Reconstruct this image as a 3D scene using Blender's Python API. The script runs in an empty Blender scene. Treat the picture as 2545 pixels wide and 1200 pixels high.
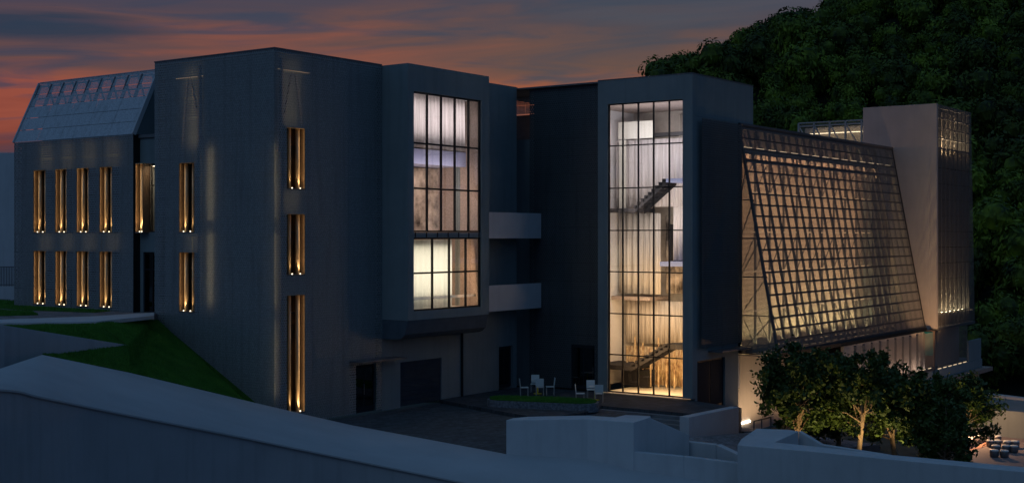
import bpy, math, random
from mathutils import Vector, Matrix, noise
from math import radians as R, pi, sin, cos
random.seed(7)
S = bpy.context.scene

# ------------------------------------------------------------------ camera, sky, sun, exposure
F, CX, HY = 3227.0, 1272.5, 588.0         # focal length in photo pixels, centre column, horizon row
CA, SA = 0.8110, 0.5851                   # camera forward in world axes (x along the courtyard wall, y into the hill)
CAMZ = 8.5
cam = bpy.data.objects.new('camera', bpy.data.cameras.new('camera'))
S.collection.objects.link(cam); S.camera = cam
cam.location = (0, 0, CAMZ)
cam.rotation_euler = (R(90), 0, -math.atan2(CA, SA))
cam.data.sensor_width = 36; cam.data.lens = F / 2545 * 36
cam.data.shift_y = -(600 - HY) / 2545
cam.data.clip_start = 0.5; cam.data.clip_end = 6000

SKY_AMB = 1.0
w = bpy.data.worlds.new('World'); S.world = w; w.use_nodes = True
def build_world():
    nt = w.node_tree; N = nt.nodes; L = nt.links; N.clear()
    out = N.new('ShaderNodeOutputWorld')
    sky = N.new('ShaderNodeTexSky'); sky.sky_type = 'NISHITA'; sky.sun_disc = False
    sky.sun_elevation = R(2); sky.sun_rotation = R(60); sky.air_density = 1.5; sky.dust_density = 2.0
    tint = N.new('ShaderNodeMix'); tint.data_type = 'RGBA'; tint.blend_type = 'MULTIPLY'
    tint.inputs[0].default_value = 1; tint.inputs[7].default_value = (.035, .11, .25, 1)
    L.new(sky.outputs[0], tint.inputs[6])
    geo = N.new('ShaderNodeNewGeometry')
    vm = N.new('ShaderNodeVectorMath'); vm.operation = 'SCALE'; vm.inputs[3].default_value = -1
    L.new(geo.outputs['Incoming'], vm.inputs[0])
    sep = N.new('ShaderNodeSeparateXYZ'); L.new(vm.outputs[0], sep.inputs[0])
    def M(op, a, b=None, c=None, clamp=False):
        n = N.new('ShaderNodeMath'); n.operation = op; n.use_clamp = clamp
        for i, v in enumerate((a, b, c)):
            if v is None: continue
            if isinstance(v, (int, float)): n.inputs[i].default_value = v
            else: L.new(v, n.inputs[i])
        return n.outputs[0]
    # right-left position round the sunset azimuth, and height above the horizon
    az = M('ADD', M('MULTIPLY', sep.outputs[0], SA), M('MULTIPLY', sep.outputs[1], -CA))
    fw = M('ADD', M('MULTIPLY', sep.outputs[0], CA), M('MULTIPLY', sep.outputs[1], SA))
    el = sep.outputs[2]
    cmb = N.new('ShaderNodeCombineXYZ')
    L.new(M('MULTIPLY', az, 3.0), cmb.inputs[0]); L.new(M('MULTIPLY', fw, 3.0), cmb.inputs[1])
    L.new(M('ADD', M('MULTIPLY', el, 26.0), M('MULTIPLY', az, -1.2)), cmb.inputs[2])
    n1 = N.new('ShaderNodeTexNoise'); n1.inputs['Scale'].default_value = 1.0; n1.inputs['Detail'].default_value = 6
    n1.inputs['Roughness'].default_value = .52; n1.inputs['Distortion'].default_value = .5
    L.new(cmb.outputs[0], n1.inputs['Vector'])
    n2 = N.new('ShaderNodeTexNoise'); n2.inputs['Scale'].default_value = 2.3; n2.inputs['Detail'].default_value = 5
    n2.inputs['Distortion'].default_value = 1.0
    L.new(cmb.outputs[0], n2.inputs['Vector'])
    # height with cloud-shaped wobble
    h = M('ADD', el, M('MULTIPLY', M('SUBTRACT', n1.outputs[0], .5), .15))
    h = M('ADD', h, M('MULTIPLY', az, .03))
    h = M('ADD', h, M('MAXIMUM', M('MULTIPLY', az, -.06), 0)); h = M('ADD', h, .006)
    ramp = N.new('ShaderNodeValToRGB'); e = ramp.color_ramp.elements
    stops = [(0.0, (.015, .022, .05)), (.055, (.06, .028, .038)), (.085, (.19, .040, .034)), (.108, (.30, .068, .047)), (.128, (.25, .070, .050)), (.148, (.118, .055, .060)),
             (.170, (.062, .046, .074)), (.20, (.054, .054, .090)), (.27, (.048, .088, .160)), (.5, (.045, .100, .190)), (1.0, (.043, .105, .200))]
    while len(e) < len(stops): e.new(.5)
    for k, (p, c) in enumerate(stops): e[k].position = p; e[k].color = (*c, 1)
    L.new(h, ramp.inputs[0])
    # darker blue cloud bodies
    dk = N.new('ShaderNodeMapRange'); dk.inputs[1].default_value = .50; dk.inputs[2].default_value = .68
    L.new(n2.outputs[0], dk.inputs[0])
    mx = N.new('ShaderNodeMix'); mx.data_type = 'RGBA'; mx.inputs[7].default_value = (.030, .042, .085, 1)
    L.new(M('MULTIPLY', dk.outputs[0], .75), mx.inputs[0]); L.new(ramp.outputs[0], mx.inputs[6])
    # one long dark blue cloud bank low in the left of the sunset
    ca = M('DIVIDE', M('ADD', az, .335), .085); ce = M('DIVIDE', M('SUBTRACT', M('ADD', el, M('MULTIPLY', M('SUBTRACT', n2.outputs[0], .5), .03)), .150), .0125)
    cd = M('SUBTRACT', 1.25, M('ADD', M('MULTIPLY', ca, ca), M('MULTIPLY', ce, ce)), clamp=True)
    mc = N.new('ShaderNodeMix'); mc.data_type = 'RGBA'; mc.inputs[7].default_value = (.014, .030, .066, 1)
    L.new(M('MULTIPLY', cd, .85), mc.inputs[0]); L.new(mx.outputs[2], mc.inputs[6]); mx = mc
    # the red glow fades with the azimuth away from the sunset
    away = N.new('ShaderNodeMapRange'); away.inputs[1].default_value = .75; away.inputs[2].default_value = -.2
    L.new(fw, away.inputs[0])
    mx2 = N.new('ShaderNodeMix'); mx2.data_type = 'RGBA'; mx2.inputs[7].default_value = (.030, .070, .145, 1)
    L.new(M('MULTIPLY', away.outputs[0], .85), mx2.inputs[0]); L.new(mx.outputs[2], mx2.inputs[6])
    b1 = N.new('ShaderNodeBackground'); b1.inputs[1].default_value = SKY_AMB; L.new(mx2.outputs[2], b1.inputs[0])
    b2 = N.new('ShaderNodeBackground'); b2.inputs[1].default_value = .05; L.new(tint.outputs[2], b2.inputs[0])
    ad = N.new('ShaderNodeAddShader'); L.new(b1.outputs[0], ad.inputs[0]); L.new(b2.outputs[0], ad.inputs[1])
    L.new(ad.outputs[0], out.inputs[0])
build_world()
sun = bpy.data.objects.new('dusk_sun', bpy.data.lights.new('dusk_sun', 'SUN'))
S.collection.objects.link(sun)
sun.data.energy = .10; sun.data.angle = R(25); sun.data.color = (.50, .75, 1.0)
sun.rotation_euler = (R(52), 0, R(-85))
S.view_settings.view_transform = 'Standard'; S.view_settings.look = 'None'
S.view_settings.gamma = 1; S.view_settings.use_curve_mapping = False; S.view_settings.exposure = 0
S.cycles.use_denoising = True
S.cycles.transparent_max_bounces = 24; S.cycles.max_bounces = 6; S.cycles.diffuse_bounces = 3
S.cycles.sample_clamp_indirect = 3; S.cycles.caustics_reflective = False; S.cycles.caustics_refractive = False

# ------------------------------------------------------------------ helpers
def at(px, py, U=None, V=None, z=None, Y=None):
    """where the sight line of a photo pixel meets a wall plane, a level or a distance (world metres)"""
    k = (px - CX) / F
    if U is not None: Y = U / (SA * k + CA)
    elif V is not None: Y = V / (SA - CA * k)
    elif z is not None and Y is None: Y = (CAMZ - z) * F / (py - HY)
    zz = CAMZ - (py - HY) * Y / F if z is None else z
    X = k * Y
    return Vector((SA * X + CA * Y, -CA * X + SA * Y, zz))
def cam2w(X, Y, z): return Vector((SA * X + CA * Y, -CA * X + SA * Y, z))

class MB:
    def __init__(s): s.v = []; s.f = []
    def add(s, vs, fs):
        n = len(s.v); s.v += [tuple(p) for p in vs]; s.f += [tuple(i + n for i in f) for f in fs]; return s
    def box(s, x0, x1, y0, y1, z0, z1):
        if x0 > x1: x0, x1 = x1, x0
        if y0 > y1: y0, y1 = y1, y0
        return s.add([(x0,y0,z0),(x1,y0,z0),(x1,y1,z0),(x0,y1,z0),(x0,y0,z1),(x1,y0,z1),(x1,y1,z1),(x0,y1,z1)],
              [(0,3,2,1),(4,5,6,7),(0,1,5,4),(1,2,6,5),(2,3,7,6),(3,0,4,7)])
    def hexa(s, p):  # 4 bottom, 4 top
        return s.add(p, [(0,3,2,1),(4,5,6,7),(0,1,5,4),(1,2,6,5),(2,3,7,6),(3,0,4,7)])
    def prism(s, top, zb):      # polygon with its own heights, down to zb
        n = len(top); vs = [tuple(p) for p in top] + [(p[0], p[1], zb) for p in top]
        fs = [tuple(range(n))] + [tuple(range(2*n-1, n-1, -1))] + [(i, i+n, (i+1) % n + n, (i+1) % n) for i in range(n)]
        return s.add(vs, fs)
    def sheet(s, poly): return s.add(poly, [tuple(range(len(poly)))])
    def bar(s, a, b, w=.05, d=None, up=(0, 0, 1)):
        a = Vector(a); b = Vector(b); d = w if d is None else d
        t = (b - a).normalized(); u = Vector(up)
        if abs(t.dot(u)) > .95: u = Vector((1, 0, 0))
        p = t.cross(u).normalized() * (w / 2); q = p.cross(t).normalized() * (d / 2)
        return s.hexa([a-p-q, a+p-q, a+p+q, a-p+q, b-p-q, b+p-q, b+p+q, b-p+q])
    def tube(s, pts, rs, n=8, cap=True):
        rings = []
        for i, p in enumerate(pts):
            p = Vector(p); t = (Vector(pts[min(i+1, len(pts)-1)]) - Vector(pts[max(i-1, 0)])).normalized()
            u = Vector((1, 0, 0)) if abs(t.x) < .8 else Vector((0, 1, 0))
            a = t.cross(u).normalized(); b = t.cross(a)
            r = rs[i] if isinstance(rs, (list, tuple)) else rs
            rings.append([p + a * r * cos(2*pi*k/n) + b * r * sin(2*pi*k/n) for k in range(n)])
        vs = [v for r in rings for v in r]; fs = []
        for i in range(len(rings) - 1):
            for k in range(n): fs.append((i*n+k, i*n+(k+1) % n, (i+1)*n+(k+1) % n, (i+1)*n+k))
        if cap: fs += [tuple(range(n-1, -1, -1)), tuple(range((len(rings)-1)*n, len(rings)*n))]
        return s.add(vs, fs)
    def mesh(s, name, mat, smooth=False):
        me = bpy.data.meshes.new(name); me.from_pydata(s.v, [], s.f); me.materials.append(mat)
        if smooth: me.polygons.foreach_set('use_smooth', [True] * len(me.polygons))
        me.update(); return me
    def build(s, name, mat, parent=None, bevel=0, smooth=False, **props):
        o = bpy.data.objects.new(name, s.mesh(name, mat, smooth)); S.collection.objects.link(o)
        if parent is not None:
            o.parent = parent; o.matrix_parent_inverse = Matrix.Translation(-Vector(ORG.get(parent.name, (0,0,0))))
        if bevel:
            m = o.modifiers.new('bevel', 'BEVEL'); m.width = bevel; m.segments = 2; m.limit_method = 'ANGLE'
        for k, v in props.items(): o[k] = v
        return o
ORG = {}
def thing(name, label, category, loc=(0, 0, 0), group=None):
    o = bpy.data.objects.new(name, None); S.collection.objects.link(o); o.location = loc
    o.empty_display_size = .3; o['label'] = label; o['category'] = category
    if group: o['group'] = group
    ORG[o.name] = tuple(loc); return o
def structure(name, mb, mat, **k):
    o = mb.build(name, mat, **k); o['kind'] = 'structure'; return o
def lamp(kind, loc, energy, color, size=.3, size_y=None, rot=(0, 0, 0), parent=None, spot=None, name='lamp_light'):
    l = bpy.data.lights.new(name, kind); l.energy = energy; l.color = color
    if kind == 'AREA':
        l.shape = 'RECTANGLE'; l.size = size; l.size_y = size_y or size
    else: l.shadow_soft_size = size
    if spot: l.spot_size = R(spot); l.spot_blend = .6
    o = bpy.data.objects.new(name, l); S.collection.objects.link(o); o.location = loc; o.rotation_euler = rot
    if kind == 'AREA': o.visible_camera = True
    if parent is not None:
        o.parent = parent; o.matrix_parent_inverse = Matrix.Translation(-Vector(ORG.get(parent.name, (0,0,0))))
    return o

# ------------------------------------------------------------------ materials
def mat(name, col, rough=.8, metal=0, var=.12, scale=3.0, bump=.15, bscale=None, col2=None, stretch=None, emit=None, es=0, spec=.5, streak=0, detail=6):
    m = bpy.data.materials.new(name); m.use_nodes = True; nt = m.node_tree; N = nt.nodes; L = nt.links
    b = N['Principled BSDF']; b.inputs['Roughness'].default_value = rough; b.inputs['Metallic'].default_value = metal
    b.inputs['Specular IOR Level'].default_value = spec
    geo = N.new('ShaderNodeNewGeometry'); vec = geo.outputs['Position']
    if stretch:
        mp = N.new('ShaderNodeMapping'); mp.inputs['Scale'].default_value = stretch; L.new(vec, mp.inputs[0]); vec = mp.outputs[0]
    n = N.new('ShaderNodeTexNoise'); n.inputs['Scale'].default_value = scale; n.inputs['Detail'].default_value = detail
    n.inputs['Roughness'].default_value = .6
    L.new(vec, n.inputs['Vector'])
    mx = N.new('ShaderNodeMix'); mx.data_type = 'RGBA'
    a = [max(0, c * (1 - var)) for c in col]; c2 = col2 or [min(1, c * (1 + var)) for c in col]
    mx.inputs[6].default_value = (*(a if not col2 else col), 1); mx.inputs[7].default_value = (*c2, 1)
    mr = N.new('ShaderNodeMapRange'); mr.inputs[1].default_value = .32; mr.inputs[2].default_value = .68
    L.new(n.outputs[0], mr.inputs[0]); L.new(mr.outputs[0], mx.inputs[0])
    colout = mx.outputs[2]
    if streak:
        mp2 = N.new('ShaderNodeMapping'); mp2.inputs['Scale'].default_value = (3.5, 3.5, .22); L.new(geo.outputs['Position'], mp2.inputs[0])
        n3 = N.new('ShaderNodeTexNoise'); n3.inputs['Scale'].default_value = 1; n3.inputs['Detail'].default_value = 5; L.new(mp2.outputs[0], n3.inputs['Vector'])
        r3 = N.new('ShaderNodeMapRange'); r3.inputs[1].default_value = .5; r3.inputs[2].default_value = .8; r3.inputs[3].default_value = 1; r3.inputs[4].default_value = 1 - streak
        L.new(n3.outputs[0], r3.inputs[0])
        m3 = N.new('ShaderNodeVectorMath'); m3.operation = 'SCALE'; L.new(colout, m3.inputs[0]); L.new(r3.outputs[0], m3.inputs[3]); colout = m3.outputs[0]
    L.new(colout, b.inputs['Base Color'])
    if bump:
        n2 = N.new('ShaderNodeTexNoise'); n2.inputs['Scale'].default_value = bscale or scale * 8; n2.inputs['Detail'].default_value = 4
        L.new(vec, n2.inputs['Vector'])
        bp = N.new('ShaderNodeBump'); bp.inputs['Strength'].default_value = bump; bp.inputs['Distance'].default_value = .05
        L.new(n2.outputs[0], bp.inputs['Height']); L.new(bp.outputs[0], b.inputs['Normal'])
    if emit:
        b.inputs['Emission Color'].default_value = (*emit, 1); b.inputs['Emission Strength'].default_value = es
    return m
def perforated(name, col, pitch=.085, open_r=.30, rough=.45, metal=.6, var=.15):
    """sheet metal with rows of round holes punched through it"""
    m = mat(name, col, rough, metal, var=max(var, .26), scale=16, bump=.04, streak=.28); nt = m.node_tree; N = nt.nodes; L = nt.links
    b = N['Principled BSDF']; out = [n for n in N if n.type == 'OUTPUT_MATERIAL'][0]
    geo = N.new('ShaderNodeNewGeometry'); sep = N.new('ShaderNodeSeparateXYZ'); L.new(geo.outputs['Position'], sep.inputs[0])
    def M(op, a, b_=None):
        n = N.new('ShaderNodeMath'); n.operation = op
        for i, v in enumerate((a, b_)):
            if v is None: continue
            if isinstance(v, (int, float)): n.inputs[i].default_value = v
            else: L.new(v, n.inputs[i])
        return n.outputs[0]
    s = M('DIVIDE', M('ADD', sep.outputs[0], sep.outputs[1]), pitch); t = M('DIVIDE', sep.outputs[2], pitch * .9)
    row = M('FLOOR', t); off = M('MULTIPLY', M('PINGPONG', row, 1), .5)
    a = M('SUBTRACT', M('FRACT', M('ADD', s, off)), .5); c = M('SUBTRACT', M('FRACT', t), .5)
    d = M('SQRT', M('ADD', M('MULTIPLY', a, a), M('MULTIPLY', c, c)))
    hole = M('LESS_THAN', d, open_r)
    tr = N.new('ShaderNodeBsdfTransparent'); mx = N.new('ShaderNodeMixShader')
    L.new(hole, mx.inputs[0]); L.new(b.outputs[0], mx.inputs[1]); L.new(tr.outputs[0], mx.inputs[2]); L.new(mx.outputs[0], out.inputs[0])
    return m
def glassmat(name, tint=(.9, .95, 1), refl=.12, rough=.02):
    m = bpy.data.materials.new(name); m.use_nodes = True; nt = m.node_tree; N = nt.nodes; L = nt.links
    N.remove(N['Principled BSDF']); out = [n for n in N if n.type == 'OUTPUT_MATERIAL'][0]
    tr = N.new('ShaderNodeBsdfTransparent'); tr.inputs[0].default_value = (*tint, 1)
    gl = N.new('ShaderNodeBsdfGlossy'); gl.inputs['Roughness'].default_value = rough
    fr = N.new('ShaderNodeFresnel'); fr.inputs[0].default_value = 1.5
    ad = N.new('ShaderNodeMath'); ad.operation = 'ADD'; ad.inputs[1].default_value = refl; L.new(fr.outputs[0], ad.inputs[0])
    no = N.new('ShaderNodeTexNoise'); no.inputs['Scale'].default_value = .9
    g = N.new('ShaderNodeNewGeometry'); L.new(g.outputs['Position'], no.inputs['Vector'])
    bp = N.new('ShaderNodeBump'); bp.inputs['Strength'].default_value = .04; L.new(no.outputs[0], bp.inputs['Height']); L.new(bp.outputs[0], gl.inputs['Normal'])
    bf = N.new('ShaderNodeMath'); bf.operation = 'SUBTRACT'; bf.inputs[0].default_value = 1; L.new(g.outputs['Backfacing'], bf.inputs[1])
    mu = N.new('ShaderNodeMath'); mu.operation = 'MULTIPLY'; L.new(ad.outputs[0], mu.inputs[0]); L.new(bf.outputs[0], mu.inputs[1])
    mx = N.new('ShaderNodeMixShader'); L.new(mu.outputs[0], mx.inputs[0]); L.new(tr.outputs[0], mx.inputs[1]); L.new(gl.outputs[0], mx.inputs[2])
    L.new(mx.outputs[0], out.inputs[0]); return m
def emitter(name, col, s):
    m = bpy.data.materials.new(name); m.use_nodes = True; nt = m.node_tree; N = nt.nodes
    N.remove(N['Principled BSDF']); out = [n for n in N if n.type == 'OUTPUT_MATERIAL'][0]
    e = N.new('ShaderNodeEmission'); e.inputs[0].default_value = (*col, 1); e.inputs[1].default_value = s
    nt.links.new(e.outputs[0], out.inputs[0]); return m
def paving(name, col, w, h, mortar=.01, rough=.85, var=.3):
    m = mat(name, col, rough, var=var, scale=2, bump=.2); nt = m.node_tree; N = nt.nodes; L = nt.links; b = N['Principled BSDF']
    g = N.new('ShaderNodeNewGeometry'); br = N.new('ShaderNodeTexBrick'); L.new(g.outputs['Position'], br.inputs['Vector'])
    br.inputs['Scale'].default_value = 1; br.inputs['Brick Width'].default_value = w; br.inputs['Row Height'].default_value = h
    br.inputs['Mortar Size'].default_value = mortar; br.inputs['Color1'].default_value = (1.25, 1.25, 1.25, 1); br.inputs['Color2'].default_value = (.75, .75, .75, 1)
    br.inputs['Mortar'].default_value = (.4, .4, .4, 1)
    src = b.inputs['Base Color'].links[0].from_socket
    mx = N.new('ShaderNodeMix'); mx.data_type = 'RGBA'; mx.blend_type = 'MULTIPLY'; mx.inputs[0].default_value = 1
    L.new(src, mx.inputs[6]); L.new(br.outputs[0], mx.inputs[7]); L.new(mx.outputs[2], b.inputs['Base Color']); return m

M_ = {}
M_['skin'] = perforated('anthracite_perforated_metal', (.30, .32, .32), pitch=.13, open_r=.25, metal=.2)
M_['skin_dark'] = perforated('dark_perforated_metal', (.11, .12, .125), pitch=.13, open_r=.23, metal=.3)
M_['screen'] = perforated('open_mesh_metal', (.26, .245, .23), pitch=.075, open_r=.42, metal=.2)
M_['screen_dark'] = perforated('dark_mesh_metal', (.10, .10, .105), pitch=.075, open_r=.42, metal=.3)
M_['screen_end'] = perforated('end_mesh_metal', (.26, .24, .21), pitch=.075, open_r=.28, metal=.2)
M_['screen_tight'] = perforated('tight_mesh_metal', (.30, .28, .26), pitch=.075, open_r=.33, metal=.3)
M_['screen_roof'] = perforated('pale_roof_mesh', (.60, .62, .65), pitch=.085, open_r=.26, metal=.1)
M_['screen_roof_tight'] = perforated('pale_tight_mesh', (.60, .62, .65), pitch=.085, open_r=.09, metal=.1)
M_['plaster'] = mat('grey_plaster', (.225, .27, .28), .85, var=.07, scale=.7, bump=.08, bscale=40, streak=.14)
M_['soffit'] = mat('dark_soffit_metal', (.10, .125, .15), .8, 0, scale=2, bump=.03, spec=.2)
M_['plaster_pale'] = mat('pale_balcony_panel', (.62, .63, .65), .6, var=.05, scale=.8, bump=.05, bscale=30, streak=.1)
M_['plaster_warm'] = mat('beige_render', (.46, .41, .37), .85, var=.06, scale=.8, bump=.1, bscale=45, streak=.1)
M_['concrete'] = mat('white_concrete', (.60, .61, .62), .8, var=.07, scale=.6, bump=.12, bscale=18, streak=.12)
M_['road'] = mat('pale_road', (.50, .51, .52), .85, var=.06, scale=.35, bump=.12, bscale=25)
M_['wallface'] = mat('concrete_face', (.42, .43, .45), .85, var=.07, scale=.5, bump=.1, bscale=15, streak=.16)
M_['drive'] = paving('driveway_paving', (.075, .09, .10), .4, .2, .012)
M_['podium'] = paving('podium_paving', (.055, .065, .075), .6, .3, .012)
M_['path'] = paving('path_setts', (.30, .27, .27), .2, .1, .012)
M_['step'] = mat('step_stone', (.20, .21, .22), .8, scale=2)
M_['black'] = mat('black_frame', (.012, .013, .015), .5, .3, bump=0)
M_['steel'] = mat('grey_steel', (.16, .16, .17), .45, .5, scale=2, bump=.03)
M_['frame'] = mat('dark_frame_steel', (.08, .08, .085), .5, .3, scale=2, bump=.03)
M_['steel_pale'] = mat('pale_steel', (.45, .44, .42), .5, .4, scale=2, bump=.03)
M_['gold'] = mat('bronze_reveal_metal', (.62, .46, .28), .45, .4, var=.10, scale=2, bump=.02)
M_['bronze'] = mat('dark_bronze_reveal', (.22, .15, .09), .5, .3, var=.2, scale=12, bump=.05)
M_['darkroom'] = mat('dark_interior', (.16, .11, .08), .9, scale=1)
M_['glass'] = glassmat('window_glass', (.88, .92, .95), .05)
M_['glass_dark'] = glassmat('dark_window_glass', (.55, .52, .5), .10)
M_['door'] = mat('dark_door', (.022, .028, .036), .8, 0, scale=2, bump=.02, spec=.15)
M_['shutter'] = mat('dark_shutter', (.035, .05, .07), .8, 0, scale=2, bump=.03, spec=.2)
M_['white_in'] = mat('white_interior', (.78, .76, .76), .8, var=.05, scale=1, bump=.03)
M_['cream'] = mat('cream_blind', (.80, .76, .66), .8, var=.05, scale=2, stretch=(4, 4, .2), bump=.05)
M_['drape'] = mat('pale_drape', (.72, .66, .64), .85, var=.22, scale=3, stretch=(3, 3, .12), bump=.2)
M_['drape_net'] = mat('net_drape', (.60, .54, .48), .85, var=.35, scale=4, stretch=(3.5, 3.5, .10), bump=.2)
M_['stone'] = mat('veined_stone_wall', (.03, .017, .01), .6, col2=(.85, .72, .60), scale=1.1, bump=.3, detail=9)
M_['amber'] = mat('amber_glitter', (.22, .10, .04), .35, .2, col2=(1, .80, .50), scale=3.2, stretch=(2.2, 2.2, 1), bump=.8, detail=12)
M_['lavender'] = mat('lavender_fascia', (.36, .40, .62), .7, var=.04, scale=1, bump=.02)
M_['stair'] = mat('dark_stair', (.012, .011, .014), .9, scale=2)
M_['tan'] = mat('tan_perforated_board', (.42, .33, .28), .8, var=.25, scale=14, bump=.1)
M_['led'] = emitter('led_strip_light', (1, .78, .50), 3.0)
M_['led_mid'] = emitter('mid_led_strip', (1, .74, .46), 1.3)
M_['led_dim'] = emitter('dim_led_strip', (1, .66, .36), .45)
M_['led_white'] = emitter('led_white', (1, .86, .66), 16)
M_['bulb'] = emitter('uplight_lens', (1, .82, .55), 3)
M_['grass'] = mat('lawn_soil', (.03, .11, .008), .95, col2=(.06, .18, .014), scale=5, bump=.4)
M_['blade'] = mat('grass_blade', (.045, .18, .015), .8, col2=(.10, .30, .03), scale=1.2, bump=0)
M_['ground'] = mat('dark_ground', (.05, .055, .045), .95, scale=.05, bump=.2)
M_['bark'] = mat('tree_bark', (.42, .27, .18), .9, scale=8, stretch=(1, 1, .3), bump=.6, var=.3)
M_['leaf'] = mat('tree_leaf', (.024, .050, .006), .6, col2=(.085, .125, .016), scale=1.5, bump=0)
M_['forest'] = mat('forest_leaf', (.006, .018, .001), .75, col2=(.19, .26, .012), scale=.55, bump=0, detail=8)  # dark-to-bright noise puts lit tips and black gaps into the leaf colour
M_['hill'] = mat('forest_floor', (.010, .016, .006), .95, scale=.2, bump=.3)
M_['chair'] = mat('white_plastic', (.72, .78, .76), .5, bump=0, var=.03)
M_['table_leg'] = mat('yellow_metal', (.75, .62, .02), .5, bump=0, var=.03)
M_['pebble'] = mat('pebble_cladding', (.08, .09, .11), .8, col2=(.26, .27, .30), scale=9, bump=.8, bscale=9)
M_['teal'] = mat('teal_panel', (.02, .26, .25), .5, bump=0)
M_['plaza'] = mat('plaza_screed', (.30, .25, .24), .8, var=.1, scale=.8)
M_['plaza_red'] = mat('plaza_terracotta', (.50, .26, .18), .8, var=.1, scale=.8)
M_['roof'] = mat('flat_roof', (.18, .18, .19), .9, scale=.5)

# ------------------------------------------------------------------ facade helpers
def rects_minus(r, holes):
    out = [r]
    for h in holes:
        nx = []
        for (a0, a1, z0, z1) in out:
            ha0, ha1, hz0, hz1 = h[:4]
            if ha1 <= a0 or ha0 >= a1 or hz1 <= z0 or hz0 >= z1: nx.append((a0, a1, z0, z1)); continue
            if ha0 > a0: nx.append((a0, ha0, z0, z1))
            if ha1 < a1: nx.append((ha1, a1, z0, z1))
            b0, b1 = max(a0, ha0), min(a1, ha1)
            if hz0 > z0: nx.append((b0, b1, z0, hz0))
            if hz1 < z1: nx.append((b0, b1, hz1, z1))
        out = nx
    return [r for r in out if r[1] - r[0] > .02 and r[3] - r[2] > .02]
def fbox(mb, ax, c, d0, d1, a0, a1, z0, z1):
    """box on a facade: plane coordinate c, depths d0..d1 inward, a0..a1 along it"""
    if ax == 'U': mb.box(c + d0, c + d1, a0, a1, z0, z1)
    else: mb.box(a0, a1, c + d0, c + d1, z0, z1)
def fp(ax, c, d, a, z): return (c + d, a, z) if ax == 'U' else (a, c + d, z)
def skin(parent, ax, c, a0, a1, z0, z1, holes, m, pw=2.6, ph=.96, name='skin_panel', base=None):
    nc = max(1, round((a1 - a0) / pw)); w_ = (a1 - a0) / nc; nr = max(1, round((z1 - z0) / ph)); h_ = (z1 - z0) / nr
    for j in range(nr):
        for i in range(nc):
            r = (a0 + i * w_ + .006, a0 + (i + 1) * w_ - .006, z0 + j * h_ + .006, z0 + (j + 1) * h_ - .006)
            if base and base(r[0], r[1]) > r[3]: continue
            off = random.uniform(-.008, .008)
            for q in rects_minus(r, holes): fbox(mb := MB(), ax, c, off, off + .004, *q); mb.build(name, m, parent)
def wall(parent, ax, c, d, a0, a1, z0, z1, holes, m, name='wall'):
    mb = MB()
    for q in rects_minus((a0, a1, z0, z1), holes): fbox(mb, ax, c, 0, d, *q)
    return mb.build(name, m, parent)
def glazing(parent, ax, c, a0, a1, z0, z1, cols, rows, fw=.07, fd=.12, glass=None, name='window'):
    """black framed glazing; cols/rows are the mullion positions incl. both edges"""
    mb = MB()
    for i, a in enumerate(cols):
        lo, hi = (a, a + fw) if i == 0 else ((a - fw, a) if i == len(cols) - 1 else (a - fw / 2, a + fw / 2))
        fbox(mb, ax, c, 0, fd, lo, hi, z0, z1)
    for i, z in enumerate(rows):
        lo, hi = (z, z + fw) if i == 0 else ((z - fw, z) if i == len(rows) - 1 else (z - fw / 2, z + fw / 2))
        fbox(mb, ax, c, .003, fd - .003, a0 + fw, a1 - fw, lo, hi)
    win = mb.build(name, M_['black'], parent)
    for i in range(len(cols) - 1):
        for j in range(len(rows) - 1):
            p = MB(); t = random.uniform(-.003, .003)
            fbox(p, ax, c, fd * .5 + t, fd * .5 + t + .006, cols[i] + fw * .45, cols[i+1] - fw * .45, rows[j] + fw * .45, rows[j+1] - fw * .45)
            p.build('pane', glass or M_['glass'], win)
    return win
UP = (1.0, .66, .33)
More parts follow.
